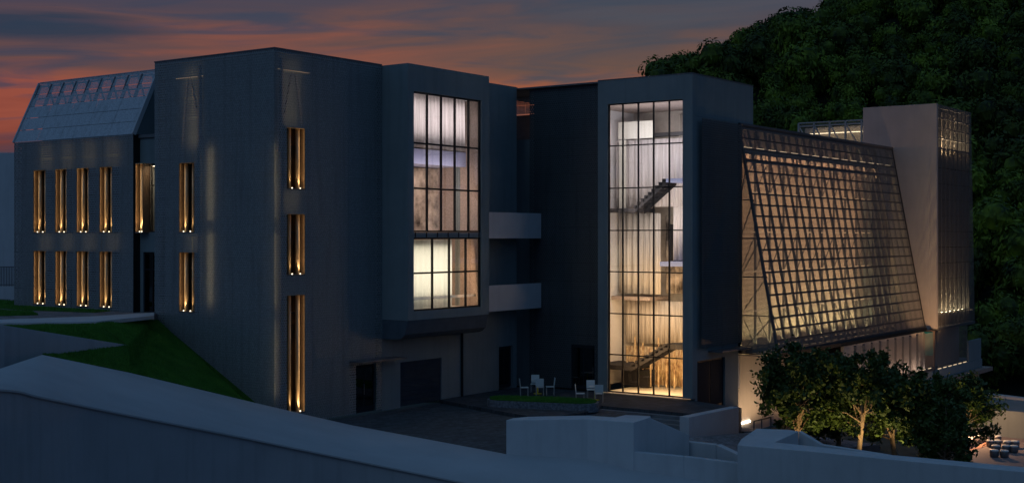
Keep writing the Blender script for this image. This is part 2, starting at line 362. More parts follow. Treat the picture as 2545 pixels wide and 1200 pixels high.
def slot_window(parent, ax, c, a0, a1, z0, z1, side=1, energy=7, dim=1.0):
    """tall slot in the skin: bronze reveal, fins, frame, glass, two uplights. side=+1: the lit jamb is at a1"""
    fr = MB(); D = .42
    fbox(fr, ax, c, D, D + .07, a0, a0 + .06, z0, z1); fbox(fr, ax, c, D, D + .07, a1 - .06, a1, z0, z1)
    am = a0 + (a1 - a0) * (.42 if side > 0 else .58)
    fbox(fr, ax, c, D, D + .07, am - .03, am + .03, z0 + .06, z1 - .06)
    for z in (z0, z1 - .06, z1 - .85):
        fbox(fr, ax, c, D + .003, D + .067, a0 + .06, a1 - .06, z, z + .06)
    win = fr.build('window', M_['black'], parent); energy *= random.uniform(.7, 1.2)
    p = MB(); fbox(p, ax, c, D + .03, D + .036, a0 + .05, a1 - .05, z0 + .05, z1 - .05); p.build('pane', M_['glass_dark'], win)
    for sgn, a in ((-1, a0), (1, a1)):
        j = MB(); fbox(j, ax, c, .012, D, a - .015 if sgn < 0 else a - .005, a + .005 if sgn < 0 else a + .015, z0, z1)
        j.build('jamb', M_['bronze'], win)
    h = MB(); fbox(h, ax, c, .012, D, a0, a1, z1 - .01, z1 + .02); h.build('head', M_['gold'], win)
    s = MB(); fbox(s, ax, c, -.02, D, a0, a1, z0 - .05, z0 + .0); s.build('sill', M_['steel'], win)
    fl = a1 - .17 if side > 0 else a0 + .17; f2 = a0 + (a1 - a0) * (.40 if side > 0 else .60)
    for a, r in ((fl, .085), (f2, .05)):
        t = MB(); b = Vector(fp(ax, c, .30, a, z0)); e = Vector(fp(ax, c, .30, a, z1 - .01))
        t.tube([b, e], r * 1.15, 10); t.build('fin', M_['gold'], win, smooth=True)
        bl = MB(); q = Vector(fp(ax, c, .13, a, z0 + .002)); bl.tube([q, q + Vector((0, 0, .05))], 0.028, 8); bl.build('uplight', M_['bulb'], win)
        q = Vector(fp(ax, c, .12, a, z0 + .09)); tgt = Vector(fp(ax, c, .27, a, z0 + 3.0)) - q
        rot = (-tgt).to_track_quat('Z', 'Y').to_euler()
        lamp('SPOT', q, energy * 2.2 * (1 if r > .06 else .55) * dim * .38, UP, .05, rot=rot, parent=parent, spot=55, name='window_uplight')
    # added slim area lamps without fixtures, behind the skin, to brighten the fins full-height
    for a, b, k in ((a1 - .02 if side > 0 else a0 + .02, fl, 1), (a0 + .02 if side > 0 else a1 - .02, f2, .12)):
        q = Vector(fp(ax, c, .035, a, (z0 + z1) / 2)); tgt = Vector(fp(ax, c, .30, b, (z0 + z1) / 2)) - q
        lamp('AREA', q, energy * .06 * k * dim * (z1 - z0), (1, .70, .38), .03, z1 - z0 - .1, rot=(-tgt).to_track_quat('Z', 'Y').to_euler(), parent=parent, name='fin_fill_light')
    return win

# ================================================================== THE SETTING
g = MB(); g.sheet([(-3000, -3000, -8.5), (3000, -3000, -8.5), (3000, 3000, -8.5), (-3000, 3000, -8.5)])
structure('ground', g, M_['ground'])
ZB = -8.4
# courtyard driveway
d = MB(); d.prism([(36, 20, .05), (60, 20, .05), (60, 44, .05), (36, 44, .05)], ZB)
RF = [at(-260, 1000, z=4.2), at(11, 912, z=4.2), at(105, 881, z=4.2), at(320, 925, z=3.0), at(600, 992, z=1.3), at(774, 1033, z=.6), at(875, 1056, z=.2), at(1256, 1127, z=-.1), at(1570, 1132, z=-.35), at(1835, 1160, z=-.85)]
RN = [at(-260, 950, z=4.2), at(11, 967, Y=36), at(100, 984, Y=37.5), at(275, 1020, Y=40.3), at(600, 1084, Y=44.5), at(760, 1117, Y=46), at(921, 1150, Y=47), at(1170, 1201, Y=47.3), at(1420, 1250, Y=46.6), at(1700, 1310, Y=45.0)]
RF[0] = RF[1] + (RF[1] - RF[2]) * 3; RF[0].z = 4.2; RN[0] = RN[1] + (RN[1] - RN[2]) * 3; RN[0].z = 4.9
def smooth(pts, sub=6):
    out = []
    for i in range(len(pts) - 1):
        p0, p1, p2, p3 = pts[max(i-1, 0)], pts[i], pts[i+1], pts[min(i+2, len(pts)-1)]
        for k in range(sub):
            t = k / sub; out.append(.5 * (2*p1 + (p2 - p0) * t + (2*p0 - 5*p1 + 4*p2 - p3) * t*t + (3*p1 - p0 - 3*p2 + p3) * t**3))
    return out + [pts[-1]]
LF, LN = [q for i in range(len(RF) - 1) for q in [RF[i].lerp(RF[i+1], k / 6) for k in range(6)]] + [RF[-1]], smooth(RN)
# driveway outline stays behind the road and the low walls
dp = [RF[4], RF[5], RF[6], RF[7], at(1560, 1100, z=.05), at(1560, 1060, z=.05)]
poly = [(p.x, p.y, -.08) for p in dp] + [(60, 33, -.08), (60, 42.4, -.08), (40.4, 42.4, -.08)]
structure('driveway', MB().prism(poly, ZB), M_['drive'])
# sloping road on its retaining wall
rd = MB(); n = len(RF)
dn = Vector((0, 0, .06)); rd.v = [tuple(p) for p in LF] + [tuple(p) for p in LN] + [tuple(p - dn) for p in LN]; q_ = len(LF)
for i in range(q_ - 1): rd.f += [(i, i + 1, q_ + i + 1, q_ + i), (q_ + i, q_ + i + 1, 2*q_ + i + 1, 2*q_ + i)]
rd = structure('road', rd, M_['road']); sm_ = [abs(p.normal.z) < .5 for p in rd.data.polygons]; rd.data.polygons.foreach_set('use_smooth', [not q for q in sm_])
rw = thing('retaining_wall', 'tall pale concrete retaining wall under the sloping road in the foreground', 'retaining wall', RN[3])
mb = MB()
wv_, wf_ = [], []
for i in range(len(LN)):
    def inset(p, q): dd = (q - p); dd.z = 0; return p + dd.normalized() * .10
    a = inset(LN[i], LF[i]) - dn * .5; mb.v += [(a.x, a.y, ZB), tuple(a)]
    if i: mb.f.append((2*i - 2, 2*i, 2*i + 1, 2*i - 1))
mb.build('wall_face', M_['wallface'], rw, smooth=True)

# lower garden, ramp path
structure('path', MB().prism([at(1560, 1132, z=-.7), at(1850, 1150, z=-1.2), (58.5, 24, -1.6), (66, 24, -2.3), (66, 32, -2.05), (60, 32, -1.4), (59.4, 28, -1.2), (53, 27.9, -.62), (50, 31, -.6)], ZB), M_['path'])
structure('garden_ground', MB().prism([(52, 8, -2.6), at(2760, 0, Y=57).to_tuple()[:2] + (-2.6,), at(2430, 0, Y=63.5).to_tuple()[:2] + (-2.6,), at(2350, 0, Y=68).to_tuple()[:2] + (-2.6,), (84.5, 26, -2.6), (84.5, 31.9, -2.6), (66, 31.9, -2.6), (66, 24, -2.6), (57, 23, -2.6)], ZB), mat('garden_soil', (.05, .06, .035), .95, col2=(.12, .11, .08), scale=1.2, bump=.4))
gp = [at(2150, 1165, z=-4.18), at(2720, 1200, z=-4.18), at(2760, 1085, z=-4.18), at(2420, 1068, z=-4.18), at(2330, 1068, z=-4.18), at(2250, 1085, z=-4.18)]
structure('plaza', MB().prism([(p.x, p.y, -4.18) for p in gp], ZB), M_['plaza'])

# podium with steps
pod = [(52.2, 42.28), (50.6, 37.5), (49.9, 35.1), (50.6, 33.9), (52.6, 33.6), (55.1, 34.25), (55.1, 28.8), (58.2, 28.8), (59.5, 31.5), (59.8, 31.5), (59.8, 42.28)]
structure('podium', MB().prism([(x, y, .09) for x, y in pod], -1.2), M_['podium'])
structure('ramp', MB().prism([(58.21, 28.79, .085), (59.51, 31.39, .085), (64.6, 31.39, -.80), (64.6, 31.2, -.80), (59.3, 28.79, -.1)], -2.6), M_['podium'])
ss = thing('stone_steps', 'wide flight of grey stone steps up to the tower podium', 'steps', (54.2, 31.6, -.7))
for k in range(5):
    u1 = 55.1 - k * .36; mb = MB(); mb.box(u1 - .36, u1 - .002, 28.85, 34.2 - .12 * k, -1.2, .09 - (k + 1) * .15)
    mb.build('step', M_['step'], ss, bevel=.015)
pl = thing('planter', 'low pebble sided planter bed with bright grass on the podium edge', 'planter', (53, 36, .19))
def capsule(cx, cy, L_, w_, ang, z, n=10, zt=None):
    pts = []
    for e, s_ in ((1, 0), (-1, pi)):
        for k in range(n + 1):
            t = -pi/2 + pi * k / n + s_
            x = e * L_/2 + cos(t) * w_/2; y = sin(t) * w_/2
            pts.append((cx + x * cos(ang) - y * sin(ang), cy + x * sin(ang) + y * cos(ang), z))
    return pts
cyv = capsule(52.9, 36.3, 4.1, 1.6, R(-72), .42)
MB().prism(cyv, .0).build('pebble_side', M_['pebble'], pl)
MB().prism(capsule(52.9, 36.3, 4.0, 1.45, R(-72), .46), .422).build('lawn', M_['grass'], pl)
def blades(polys, count, h, w_=.02):
    mb = MB(); areas = []
    for a, b, c_ in polys: areas.append(((b - a).cross(c_ - a)).length)
    tot = sum(areas)
    for (a, b, c_), A in zip(polys, areas):
        for _ in range(int(count * A / tot)):
            r1, r2 = random.random(), random.random()
            if r1 + r2 > 1: r1, r2 = 1 - r1, 1 - r2
            p = a + (b - a) * r1 + (c_ - a) * r2; t = random.uniform(0, 2 * pi)
            hh = h * random.uniform(.6, 1.3) * (1 + .5 * noise.noise(p * .9)); dx = Vector((cos(t), sin(t), 0)) * w_
            ln = Vector((random.uniform(-.5, .5), random.uniform(-.5, .5), 0)) * hh
            mb.add([p - dx, p + dx, p + ln + Vector((0, 0, hh))], [(0, 1, 2)])
    return mb
cc = Vector((52.9, 36.3, .46)); cv = [Vector((p[0], p[1], .46)) for p in capsule(52.9, 36.3, 4.0, 1.45, R(-72), .66)]
b_ = blades([(cc, cv[i], cv[(i + 1) % len(cv)]) for i in range(len(cv))], 5000, .09).build('grass', M_['blade'], pl); b_['kind'] = 'stuff'

# upper terrace by the sloping wing, lawn bank
ZT = 4.8
P = lambda x, y, z: at(x, y, z=z)
tp = [(24, 60), (24, 90), (45, 90), (45, 50.3), (39.9, 50.3)]
e1, e2 = P(240, 803, ZT), P(-60, 812, ZT)
structure('terrace', MB().prism([(40.62, 50.3, ZT), (e1.x, e1.y, ZT), (e2.x, e2.y, ZT), (20, 66, ZT), (20, 120, ZT), (45, 120, ZT), (45, 50.3, ZT)], ZB), M_['path'])
k0 = [P(-60, 806, ZT), P(240, 802, ZT), P(383, 787, ZT), P(383, 779, ZT), P(225, 789, ZT), P(-60, 799, ZT)]
structure('footpath', MB().prism([(p.x, p.y, ZT + .06) for p in k0], ZT - .1), M_['concrete'])
lw1 = [P(-60, 787, ZT), P(95, 783, ZT), P(80, 776, ZT), P(-60, 768, ZT)]
lw2 = [P(-60, 763, ZT), P(60, 771, ZT), P(235, 777, ZT), P(278, 773, ZT), P(120, 757, ZT), P(35, 749, ZT), P(-60, 742, ZT)]
for q in (lw1, lw2):
    q = [Vector((p.x, p.y, ZT + .03)) for p in q]
    structure('lawn', MB().prism(q, ZT - .05), M_['grass'])
    o = blades([(q[0], q[i], q[i+1]) for i in range(1, len(q) - 1)], 7000, .07).build('grass', M_['blade']); o['kind'] = 'stuff'
    o['label'] = 'short dark green lawn grass beside the footpath'; o['category'] = 'grass'
G0 = at(383, 789, U=40.59); G1 = at(590, 990, U=40.59); G2 = RF[4] + Vector((0, 0, .02)); G3 = RF[3] + Vector((0, 0, .02)); G4 = RF[2] + Vector((0, 0, .0))
G5 = at(318, 857, Y=54.0); G6 = at(130, 881.5, Y=49.35); G7 = P(240, 804, ZT); G8 = P(-60, 812, ZT); G1b = Vector((40.59, 42.6, .6))
B5 = G5 + Vector((.2, .3, 0)); B8 = at(-60, 806, Y=49.5); B8.z = 4.6
tris = [(G0, G1, G2), (G1, G1b, G2), (G0, G2, G3), (G0, G3, G5), (G3, G4, G6), (G3, G6, G5), (G0, G5, G7), (G7, B5, B8), (G7, B8, G8), (G0, G5, B5), (G0, B5, G7)]
lb = MB()
def subdiv(t, k):
    if k == 0: return [t]
    a, b, c_ = t; ab, bc, ca = (a + b) / 2, (b + c_) / 2, (c_ + a) / 2
    return [x for q in ((a, ab, ca), (ab, b, bc), (ca, bc, c_), (ab, bc, ca)) for x in subdiv(q, k - 1)]
def wob(p): return p + Vector((0, 0, .05 * noise.noise(p * .6)))
for t in tris:
    for q in subdiv(t, 3): lb.add([wob(p) for p in q], [(0, 1, 2)])
# skirt below the bank
ring = [G0, G1b, G2, G3, G4, G6, G5, G7]
for i in range(len(ring)):
    a, b = ring[i], ring[(i + 1) % len(ring)]; lb.add([a, b, (b.x, b.y, ZB), (a.x, a.y, ZB)], [(0, 1, 2, 3)])
structure('grass_bank', lb, M_['grass'])
o = blades([q for t in tris for q in subdiv(t, 2)], 60000, .085, .016).build('grass', M_['blade']); o['kind'] = 'stuff'
o['label'] = 'green grass covering the bank beside the dark corner block'; o['category'] = 'grass'

# ------------------------------------------------------------------ hill
def hill_h(X, Y):
    pts = [(-400, -6), (-60, -2), (5, 8), (16, 15), (21, 24.0), (27, 31.0), (38.5, 34.0), (40, 36.5), (54, 41.5), (87, 57), (180, 85), (400, 90)]
    cx = X * 220 / max(Y, 150)
    H = pts[-1][1]
    for (x0, h0), (x1, h1) in zip(pts, pts[1:]):
        if cx <= x1: H = h0 + (h1 - h0) * (cx - x0) / (x1 - x0); break
    up = -8.4 + .62 * (Y - 128 + .12 * (X - 40)) + 3.5 * noise.noise(Vector((X * .02, Y * .02, 3)))
    top = H * Y / 220 * .985 if Y < 240 else H * 240 / 220 * .985 + (Y - 240) * .1
    return min(up, top)
hm = MB(); nx, ny = 90, 60
for j in range(ny + 1):
    for i in range(nx + 1):
        X = -60 + 420 * i / nx; Y = 118 + 260 * j / ny; hm.v.append(tuple(cam2w(X, Y, hill_h(X, Y))))
for j in range(ny):
    for i in range(nx):
        a = j * (nx + 1) + i; hm.f.append((a, a + 1, a + nx + 2, a + nx + 1))
structure('hill', hm, M_['hill'], smooth=True)

def crown_mesh(seed, R_=3.2, n=2300, leaf=.26):
    rnd = random.Random(seed); mb = MB(); lobes = []
    for _ in range(13):
        t = rnd.uniform(0, 2 * pi); q = rnd.uniform(.1, 1); z = rnd.uniform(-.1, 1)
        r = R_ * .62 * q * math.sqrt(max(0.05, 1 - (z * .8) ** 2))
        lobes.append((Vector((r * cos(t), r * sin(t), z * R_ * .9)), R_ * rnd.uniform(.26, .46)))
    for _ in range(n):
        c_, r = rnd.choice(lobes)
        d = Vector((rnd.gauss(0, 1), rnd.gauss(0, 1), rnd.gauss(.25, 1))).normalized()
        p = c_ + d * r * rnd.uniform(.78, 1.12)
        nn = (d + Vector((rnd.gauss(0, .45), rnd.gauss(0, .45), rnd.gauss(.25, .45)))).normalized()
        u = nn.cross(Vector((rnd.gauss(0, 1), rnd.gauss(0, 1), .1))).normalized(); v = nn.cross(u)
        s = leaf * rnd.uniform(.55, 1.25)
        mb.add([p - u * s, p - v * s * .42, p + u * s, p + v * s * .42], [(0, 1, 2, 3)])
    for c_, r in lobes:   # dim twiggy core of each clump
        vs = []; fs = []
        for a in range(5):
            for b in range(6):
                th = pi * a / 4; ph = 2 * pi * b / 6; vs.append(c_ + Vector((sin(th) * cos(ph), sin(th) * sin(ph), cos(th))) * r * .72)
        for a in range(4):
            for b in range(6): fs.append((a*6+b, a*6+(b+1) % 6, (a+1)*6+(b+1) % 6, (a+1)*6+b))
        mb.add(vs, fs)
    return mb
_nt = M_['forest'].node_tree; _oi = _nt.nodes.new('ShaderNodeObjectInfo'); _mr = _nt.nodes.new('ShaderNodeMapRange'); _mr.inputs[3].default_value = .5; _mr.inputs[4].default_value = 1.5
_nt.links.new(_oi.outputs['Random'], _mr.inputs[0]); _vm = _nt.nodes.new('ShaderNodeVectorMath'); _vm.operation = 'SCALE'; _b = _nt.nodes['Principled BSDF']
_nt.links.new(_b.inputs['Base Color'].links[0].from_socket, _vm.inputs[0]); _nt.links.new(_mr.outputs[0], _vm.inputs[3]); _nt.links.new(_vm.outputs[0], _b.inputs['Base Color'])
ccol = bpy.data.collections.new('forest_crowns')
for k in range(6):
    me = crown_mesh(100 + k).mesh('forest_crown', M_['forest']); ccol.objects.link(bpy.data.objects.new('forest_crown', me))
pts = []
rnd = random.Random(5)
Y = 124.0
while Y < 300:
    X = -8.0 + rnd.uniform(0, 2)
    while X < Y * .47 + 12:
        x_, y_ = X + rnd.uniform(-2, 2), Y + rnd.uniform(-2, 2); h_ = hill_h(x_, y_)
        if h_ > -8.3: pts.append(tuple(cam2w(x_, y_, h_ + rnd.uniform(.8, 3.0))))
        X += 4.9
    Y += 4.3 if Y < 250 else 7
me = bpy.data.meshes.new('hill_forest'); me.from_pydata(pts, [], [])
fo = bpy.data.objects.new('hill_forest', me); S.collection.objects.link(fo)
fo['kind'] = 'stuff'; fo['label'] = 'dense dark green forest covering the hillside behind the buildings'; fo['category'] = 'forest'
gt = bpy.data.node_groups.new('scatter_crowns', 'GeometryNodeTree')
gt.interface.new_socket('Geometry', in_out='INPUT', socket_type='NodeSocketGeometry'); gt.interface.new_socket('Geometry', in_out='OUTPUT', socket_type='NodeSocketGeometry')
N = gt.nodes; gi = N.new('NodeGroupInput'); go = N.new('NodeGroupOutput'); mp = N.new('GeometryNodeMeshToPoints'); io = N.new('GeometryNodeInstanceOnPoints')
ci = N.new('GeometryNodeCollectionInfo'); ci.inputs[0].default_value = ccol; ci.inputs[1].default_value = True; ci.inputs[2].default_value = True
io.inputs['Pick Instance'].default_value = True
rr = N.new('FunctionNodeRandomValue'); rr.data_type = 'FLOAT_VECTOR'; rr.inputs[0].default_value = (-.25, -.25, 0); rr.inputs[1].default_value = (.25, .25, 6.28)
rs = N.new('FunctionNodeRandomValue'); rs.data_type = 'FLOAT'; rs.inputs[2].default_value = .75; rs.inputs[3].default_value = 1.75
L = gt.links
L.new(gi.outputs[0], mp.inputs[0]); L.new(mp.outputs[0], io.inputs['Points']); L.new(ci.outputs[0], io.inputs['Instance'])
L.new(rr.outputs[0], io.inputs['Rotation']); L.new(rs.outputs[1], io.inputs['Scale']); L.new(io.outputs[0], go.inputs[0])
fo.modifiers.new('scatter', 'NODES').node_group = gt

def glow(parent, ax, c, a0, a1, z0, z1, k=2.2):
    w_, h_ = a1 - a0, z1 - z0; q = fp(ax, c, .05, (a0 + a1) / 2, (z0 + z1) / 2)
    if ax == 'U': lamp('AREA', q, k * w_ * h_, UP, h_, w_, rot=(0, R(-90), 0), parent=parent, name='skin_backlight')
    else: lamp('AREA', q, k * w_ * h_, UP, w_, h_, rot=(R(90), 0, 0), parent=parent, name='skin_backlight')
# ================================================================== SLOPING-ROOF WING (left)
TOP = 16.85
wg = thing('wing_building', 'left wing with pale sloping mesh roof and two rows of lit slot windows', 'building', (40.6, 57, 4.8))
cols4 = [(at(a, 0, U=40.6).y, at(b, 0, U=40.6).y) for a, b in ((113, 83), (165, 137), (220, 190), (278, 247))]
rowsz = [(4.98, 7.76), (8.72, 11.97)]
VW0, VW1, ZE = 52.1, 62.0, 13.5
holes = [(a0, a1, z0, z1) for a0, a1 in cols4 for z0, z1 in rowsz]
skin(wg, 'U', 40.6, VW0, VW1, ZT, ZE, holes, M_['skin'], 2.45, .97)
wall(wg, 'U', 41.02, .25, VW0, VW1, ZT - .3, ZE, holes, M_['plaster'])
# end walls, back, floors, roof of the hollow body
for q in ((41.3, 52, VW1 - .25, VW1, ZT - .3, 13.3), (41.3, 52, VW0, VW0 + .2, ZT - .3, 13.3), (46, 46.2, VW0 + .21, VW1 - .26, ZT - .3, 13.3)):
    MB().box(*q).build('wall', M_['plaster'], wg)
MB().box(41.3, 52, VW0 + .21, VW1 - .26, 8.1, 8.4).build('floor', M_['darkroom'], wg)
MB().box(40.9, 52, 50.6, VW1, 13.32, 13.48).build('roof', M_['roof'], wg)
for a0, a1 in cols4:
    for z0, z1 in rowsz: slot_window(wg, 'U', 40.6, a0, a1, z0, z1, side=1, energy=16)
# warm strips behind the skin over each window column
for a0, a1 in cols4:
    for z0, z1 in ((12.0, 13.4), (7.8, 8.68)): glow(wg, 'U', 40.6, a0, a1, z0, z1)
# end cheek of the skin
mb = MB(); mb.box(40.6, 41.0, VW0 - .01, VW0, ZT, ZE); mb.build('cheek', M_['black'], wg)
mb = MB(); mb.box(40.6, 41.0, VW1, VW1 + .01, ZT, ZE); mb.build('cheek', M_['skin'], wg)
# sloping mesh roof screen
UR, ZR = 42.15, 16.8
nr, nc = 5, 5
for j in range(nr):
    for i in range(nc):
        v0 = VW0 + (VW1 - VW0) * i / nc + .008; v1 = VW0 + (VW1 - VW0) * (i + 1) / nc - .008
        t0, t1 = j / nr + .003, (j + 1) / nr - .003
        f = lambda t, v, d=0: (40.6 + (UR - 40.6) * t + d, v, ZE + (ZR - ZE) * t)
        mb = MB(); mb.hexa([f(t0, v0), f(t0, v0, .005), f(t0, v1, .005), f(t0, v1), f(t1, v0), f(t1, v0, .005), f(t1, v1, .005), f(t1, v1)])
        mb.build('roof_panel', M_['screen_roof' if j > 2 else 'screen_roof_tight'], wg)
mb = MB(); mb.bar((40.58, VW0 - .05, ZE), (UR, VW0 - .05, ZR), .10, .22); mb.build('verge', M_['plaster_pale'], wg)
mb = MB(); mb.bar((40.58, VW1 + .05, ZE), (UR, VW1 + .05, ZR), .08, .12); mb.build('verge', M_['plaster_pale'], wg)
mb = MB(); mb.box(UR - .02, UR + .5, VW0, VW1, ZR, ZR + .05); mb.build('ridge_cap', M_['screen_roof'], wg)
mb = MB(); mb.box(42.3, 42.5, VW0 + .05, VW1, 13.49, 15.3); mb.build('parapet', M_['plaster'], wg)
nb = 9
for i in range(nb + 1):
    v = VW0 + .1 + (VW1 - VW0 - .2) * i / nb
    MB().bar((40.85, v, ZE + .1), (UR - .02, v, ZR - .15), .09, .16).build('rafter', M_['steel'], wg)
    if i < nb:
        v2 = VW0 + .1 + (VW1 - VW0 - .2) * (i + .55) / nb
        MB().bar((42.3, v, 15.3), (42.25, v2, 16.75), .07).build('brace', M_['steel'], wg)
for z, u in ((14.3, 41.05), (15.1, 41.42), (15.9, 41.8), (16.6, 42.12)):
    MB().bar((u, VW0, z), (u, VW1, z), .08).build('purlin', M_['steel'], wg)
# recessed link bay between wing and corner block
rz = [(ZT, 7.75), (8.72, 12.05)]
wall(wg, 'U', 41.0, .2, 50.5, VW0 - .02, ZT - .3, 13.3, [(50.55, 51.86, *rz[0]), (50.5, 51.90, *rz[1])], M_['plaster'])
mb = MB()
f = [(40.75, VW0 - .02, 13.5), (42.25, VW0 - .02, 16.7), (47.0, VW0 - .02, 16.7), (47.0, VW0 - .02, 13.5)]
mb.add([(x, y, z) for x, y, z in f] + [(x, y + .015, z) for x, y, z in f], [(0, 1, 2, 3), (7, 6, 5, 4), (0, 4, 5, 1), (1, 5, 6, 2), (2, 6, 7, 3), (3, 7, 4, 0)]); mb.build('gable', M_['plaster'], wg)
MB().box(42.0, 42.2, 50.52, VW0 - .03, 13.49, 13.9).build('upstand', M_['plaster'], wg)
lb_ = slot_window(wg, 'U', 40.62, 51.42, 51.98, *rz[1], side=1, energy=24)
glazing(wg, 'U', 41.08, 50.5, 51.35, *rz[1], [50.5, 51.35], [rz[1][0], 11.0, rz[1][1]], .05, .06)
MB().box(42.0, 42.05, 50.4, 51.9, 8.6, 12.1).build('interior_wall', mat('peach_room_wall', (.70, .50, .36), .8), wg)
lamp('AREA', (41.5, 51.0, 11.95), 26, (1, .68, .42), .5, 1.2, parent=wg, name='room_light')
dr = glazing(wg, 'U', 41.05, 50.55, 51.84, ZT + .02, 7.73, [50.55, 51.2, 51.84], [ZT + .02, 6.9, 7.73], .07, .07, M_['glass_dark'], name='door')
MB().box(43.5, 43.6, 50.4, 52, ZT, 8).build('interior_wall', M_['darkroom'], wg)
for z in (8.05,): MB().box(41.21, 44, 50.5, 52.05, z, z + .5).build('floor', M_['darkroom'], wg)
for v, z in ((54.5, 7.6), (58, 7.6), (60.8, 7.6), (54.5, 11.8), (58, 11.8), (60.8, 11.8)):
    lamp('AREA', (44, v, z), 4.5, (1, .55, .25), .6, .6, parent=wg, name='room_light')

# ================================================================== CORNER BLOCK with bay and balconies
cb = thing('corner_block', 'tall dark perforated metal corner block with projecting glazed bay over the garage', 'building', (46, 46, 0))
UA, VA, VB, UB = 40.6, 42.3, 50.5, 47.75
V0, V1 = at(483, 0, U=UA).y, at(445, 0, U=UA).y
U0, U1 = at(713, 0, V=VA).x, at(758, 0, V=VA).x
hl = [(V0, V1, *r) for r in rowsz]
hr = [(U0, U1, 10.67, 13.42), (U0, U1, 6.79, 9.52), (U0, U1, .55, 5.86)]
gz = lambda a: 1.0 + (a - VA) / (VB - VA) * 3.6
skin(cb, 'U', UA, VA, VB, .05, TOP, hl, M_['skin'], 2.75, .96)
dh = at(935, 0, V=VA).x; dl = at(885, 0, V=VA).x
skin(cb, 'V', VA, UA + .004, UB, .05, TOP, hr + [(dl, dh, .05, 2.35)], M_['skin'], 2.4, .96)
wall(cb, 'U', UA + .42, .25, VA + .42, VB - .3, 0, TOP - .1, hl, M_['plaster'])
wall(cb, 'V', VA + .42, .25, UA + .68, UB, 0, TOP - .1, hr + [(dl, dh, .0, 2.35)], M_['plaster'])
MB().box(UA + .02, UA + 12, VB - .25, VB, 4.6, TOP - .02).build('wall', M_['plaster'], cb)
MB().box(UA + .01, 59.2, VA + .01, VB, TOP - .1, TOP - .02).build('roof', M_['roof'], cb)
mb = MB(); mb.box(UA - .03, UA + .05, VA - .03, VB, TOP, TOP + .06); mb.box(UA + .051, UB - .01, VA - .03, VA + .05, TOP, TOP + .06); mb.build('coping', M_['steel'], cb)
for z in (4.2, 8.1, 12.3): MB().box(UA + .7, 48, VA + .7, VB - .3, z, z + .3).build('floor', M_['darkroom'], cb)
MB().box(45, 45.2, VA + .7, VB - .3, 0, TOP - .2).build('interior_wall', M_['darkroom'], cb)
MB().box(UA + .7, 44.9, 45.6, 45.75, 0, TOP - .2).build('interior_wall', mat('orange_room_wall', (.55, .28, .12), .8), cb)
for z in rowsz: slot_window(cb, 'U', UA, V0, V1, *z, side=1, energy=14)
for h in hr: slot_window(cb, 'V', VA, h[0], h[1], h[2], h[3], side=1, energy=16)
for z in (3.9, 7.9, 12.1, 16.2):
    lamp('AREA', (42.3, 44, z), 14, (1, .52, .22), .5, .5, parent=cb, name='room_light')
# truss posts and warm strips behind the skin
for ax, c, a0, a1 in (('U', UA, V0, V1), ('V', VA, U0, U1)):
    am = (a0 + a1) / 2
    for da, s in ((-.35, -1), (1.35, 1)) if ax == 'V' else ((-.55, -1), (1.15, 1)):
        MB().bar(fp(ax, c, .2, am + .05 + (.1 if s > 0 else -.1), 15.9), fp(ax, c, .2, a0 + da if s < 0 else a1 - 1.1 + da, 12.3), .09).build('brace', M_['steel'], cb)
    MB().bar(fp(ax, c, .22, a0 - .12, 0.2 if ax == 'V' else 4.9), fp(ax, c, .22, a0 - .12, 16.5), .16).build('post', M_['steel'], cb)
    mb = MB(); fbox(mb, ax, c, .22, .26, a0 - .3, a1 + .5, 16.0, 16.02); mb.build('led_strip', M_['led_dim'], cb)
    rot = (0, 0, 0)
    glow(cb, ax, c, a0 - .05, a1 + .05, 13.6 if ax == 'V' else 12.7, 15.95, 3.0)
    glow(cb, ax, c, a0 - .05, a1 + .05, 15.95, 16.5, 2.2)
    if ax == 'V': glow(cb, ax, c, a0, a1, 9.6, 10.62)
    else: glow(cb, ax, c, a0, a1, 7.8, 8.68)
# faint lit slit beside the column
for ax, c, a in (('V', VA, U0 - .42), ('U', UA, V0 - .62)):
    for z in (3.0, 7.0, 11.0):
        if ax == 'U' and z < 4: continue
        q = fp(ax, c, .16, a, z); lamp('AREA', q, 9, UP, .06, 3.4, rot=(R(90), 0, R(0) if ax == 'V' else R(-90)), parent=cb, name='slit_light')
        # lamps face the inner wall, seen through the perforation
# plain lower wall of the courtyard side
UG0, UG1 = at(995, 0, V=VA).x, at(1097, 0, V=VA).x
UD0, UD1 = at(1240, 0, V=VA).x, at(1275, 0, V=VA).x
UE = at(1284, 0, V=VA).x
wall(cb, 'V', VA, .3, UB + .005, UE, 0, TOP, [(UG0, UG1, 0, 2.25), (UD0, UD1, 0, 2.45), (48.2, 53.9, 4.4, 15.6)], M_['plaster'])
MB().box(UE - .3, UE, VA + .3, 50, 0, TOP).build('wall', M_['plaster'], cb)
mb = MB(); mb.box(UG0 + .005, UG1 - .005, VA + .08, VA + .14, .05, 2.24)
gd = mb.build('garage_door', M_['shutter'], cb)
for k in range(9):
    z = .07 + k * .24; MB().box(UG0 + .01, UG1 - .01, VA + .055, VA + .079, z, z + .225).build('panel', M_['shutter'], gd)
for (a, b, z1, nm) in ((UD0, UD1, 2.43, 'door'), (dl, dh, 2.33, 'door')):
    mb = MB(); mb.box(a + .01, b - .01, VA + .15, VA + .2, .19 if a > 50 else .05, z1); dd = mb.build(nm, M_['door'], cb)
    m2 = (a + b) / 2
    for p, q in ((a + .08, m2 - .03), (m2 + .03, b - .08)): MB().box(p, q, VA + .142, VA + .149, .35, z1 - .15).build('pane', M_['glass_dark'], dd)
MB().box(m2 - .05, m2 - .02, VA + .08, VA + .13, .9, 1.4).build('handle', M_['steel'], dd)
mb = MB(); a0 = at(868, 0, V=VA).x; mb.box(a0, UB + .9, VA - .85, VA - .01, 2.52, 2.60); mb.build('canopy', M_['steel'], cb, bevel=.01)
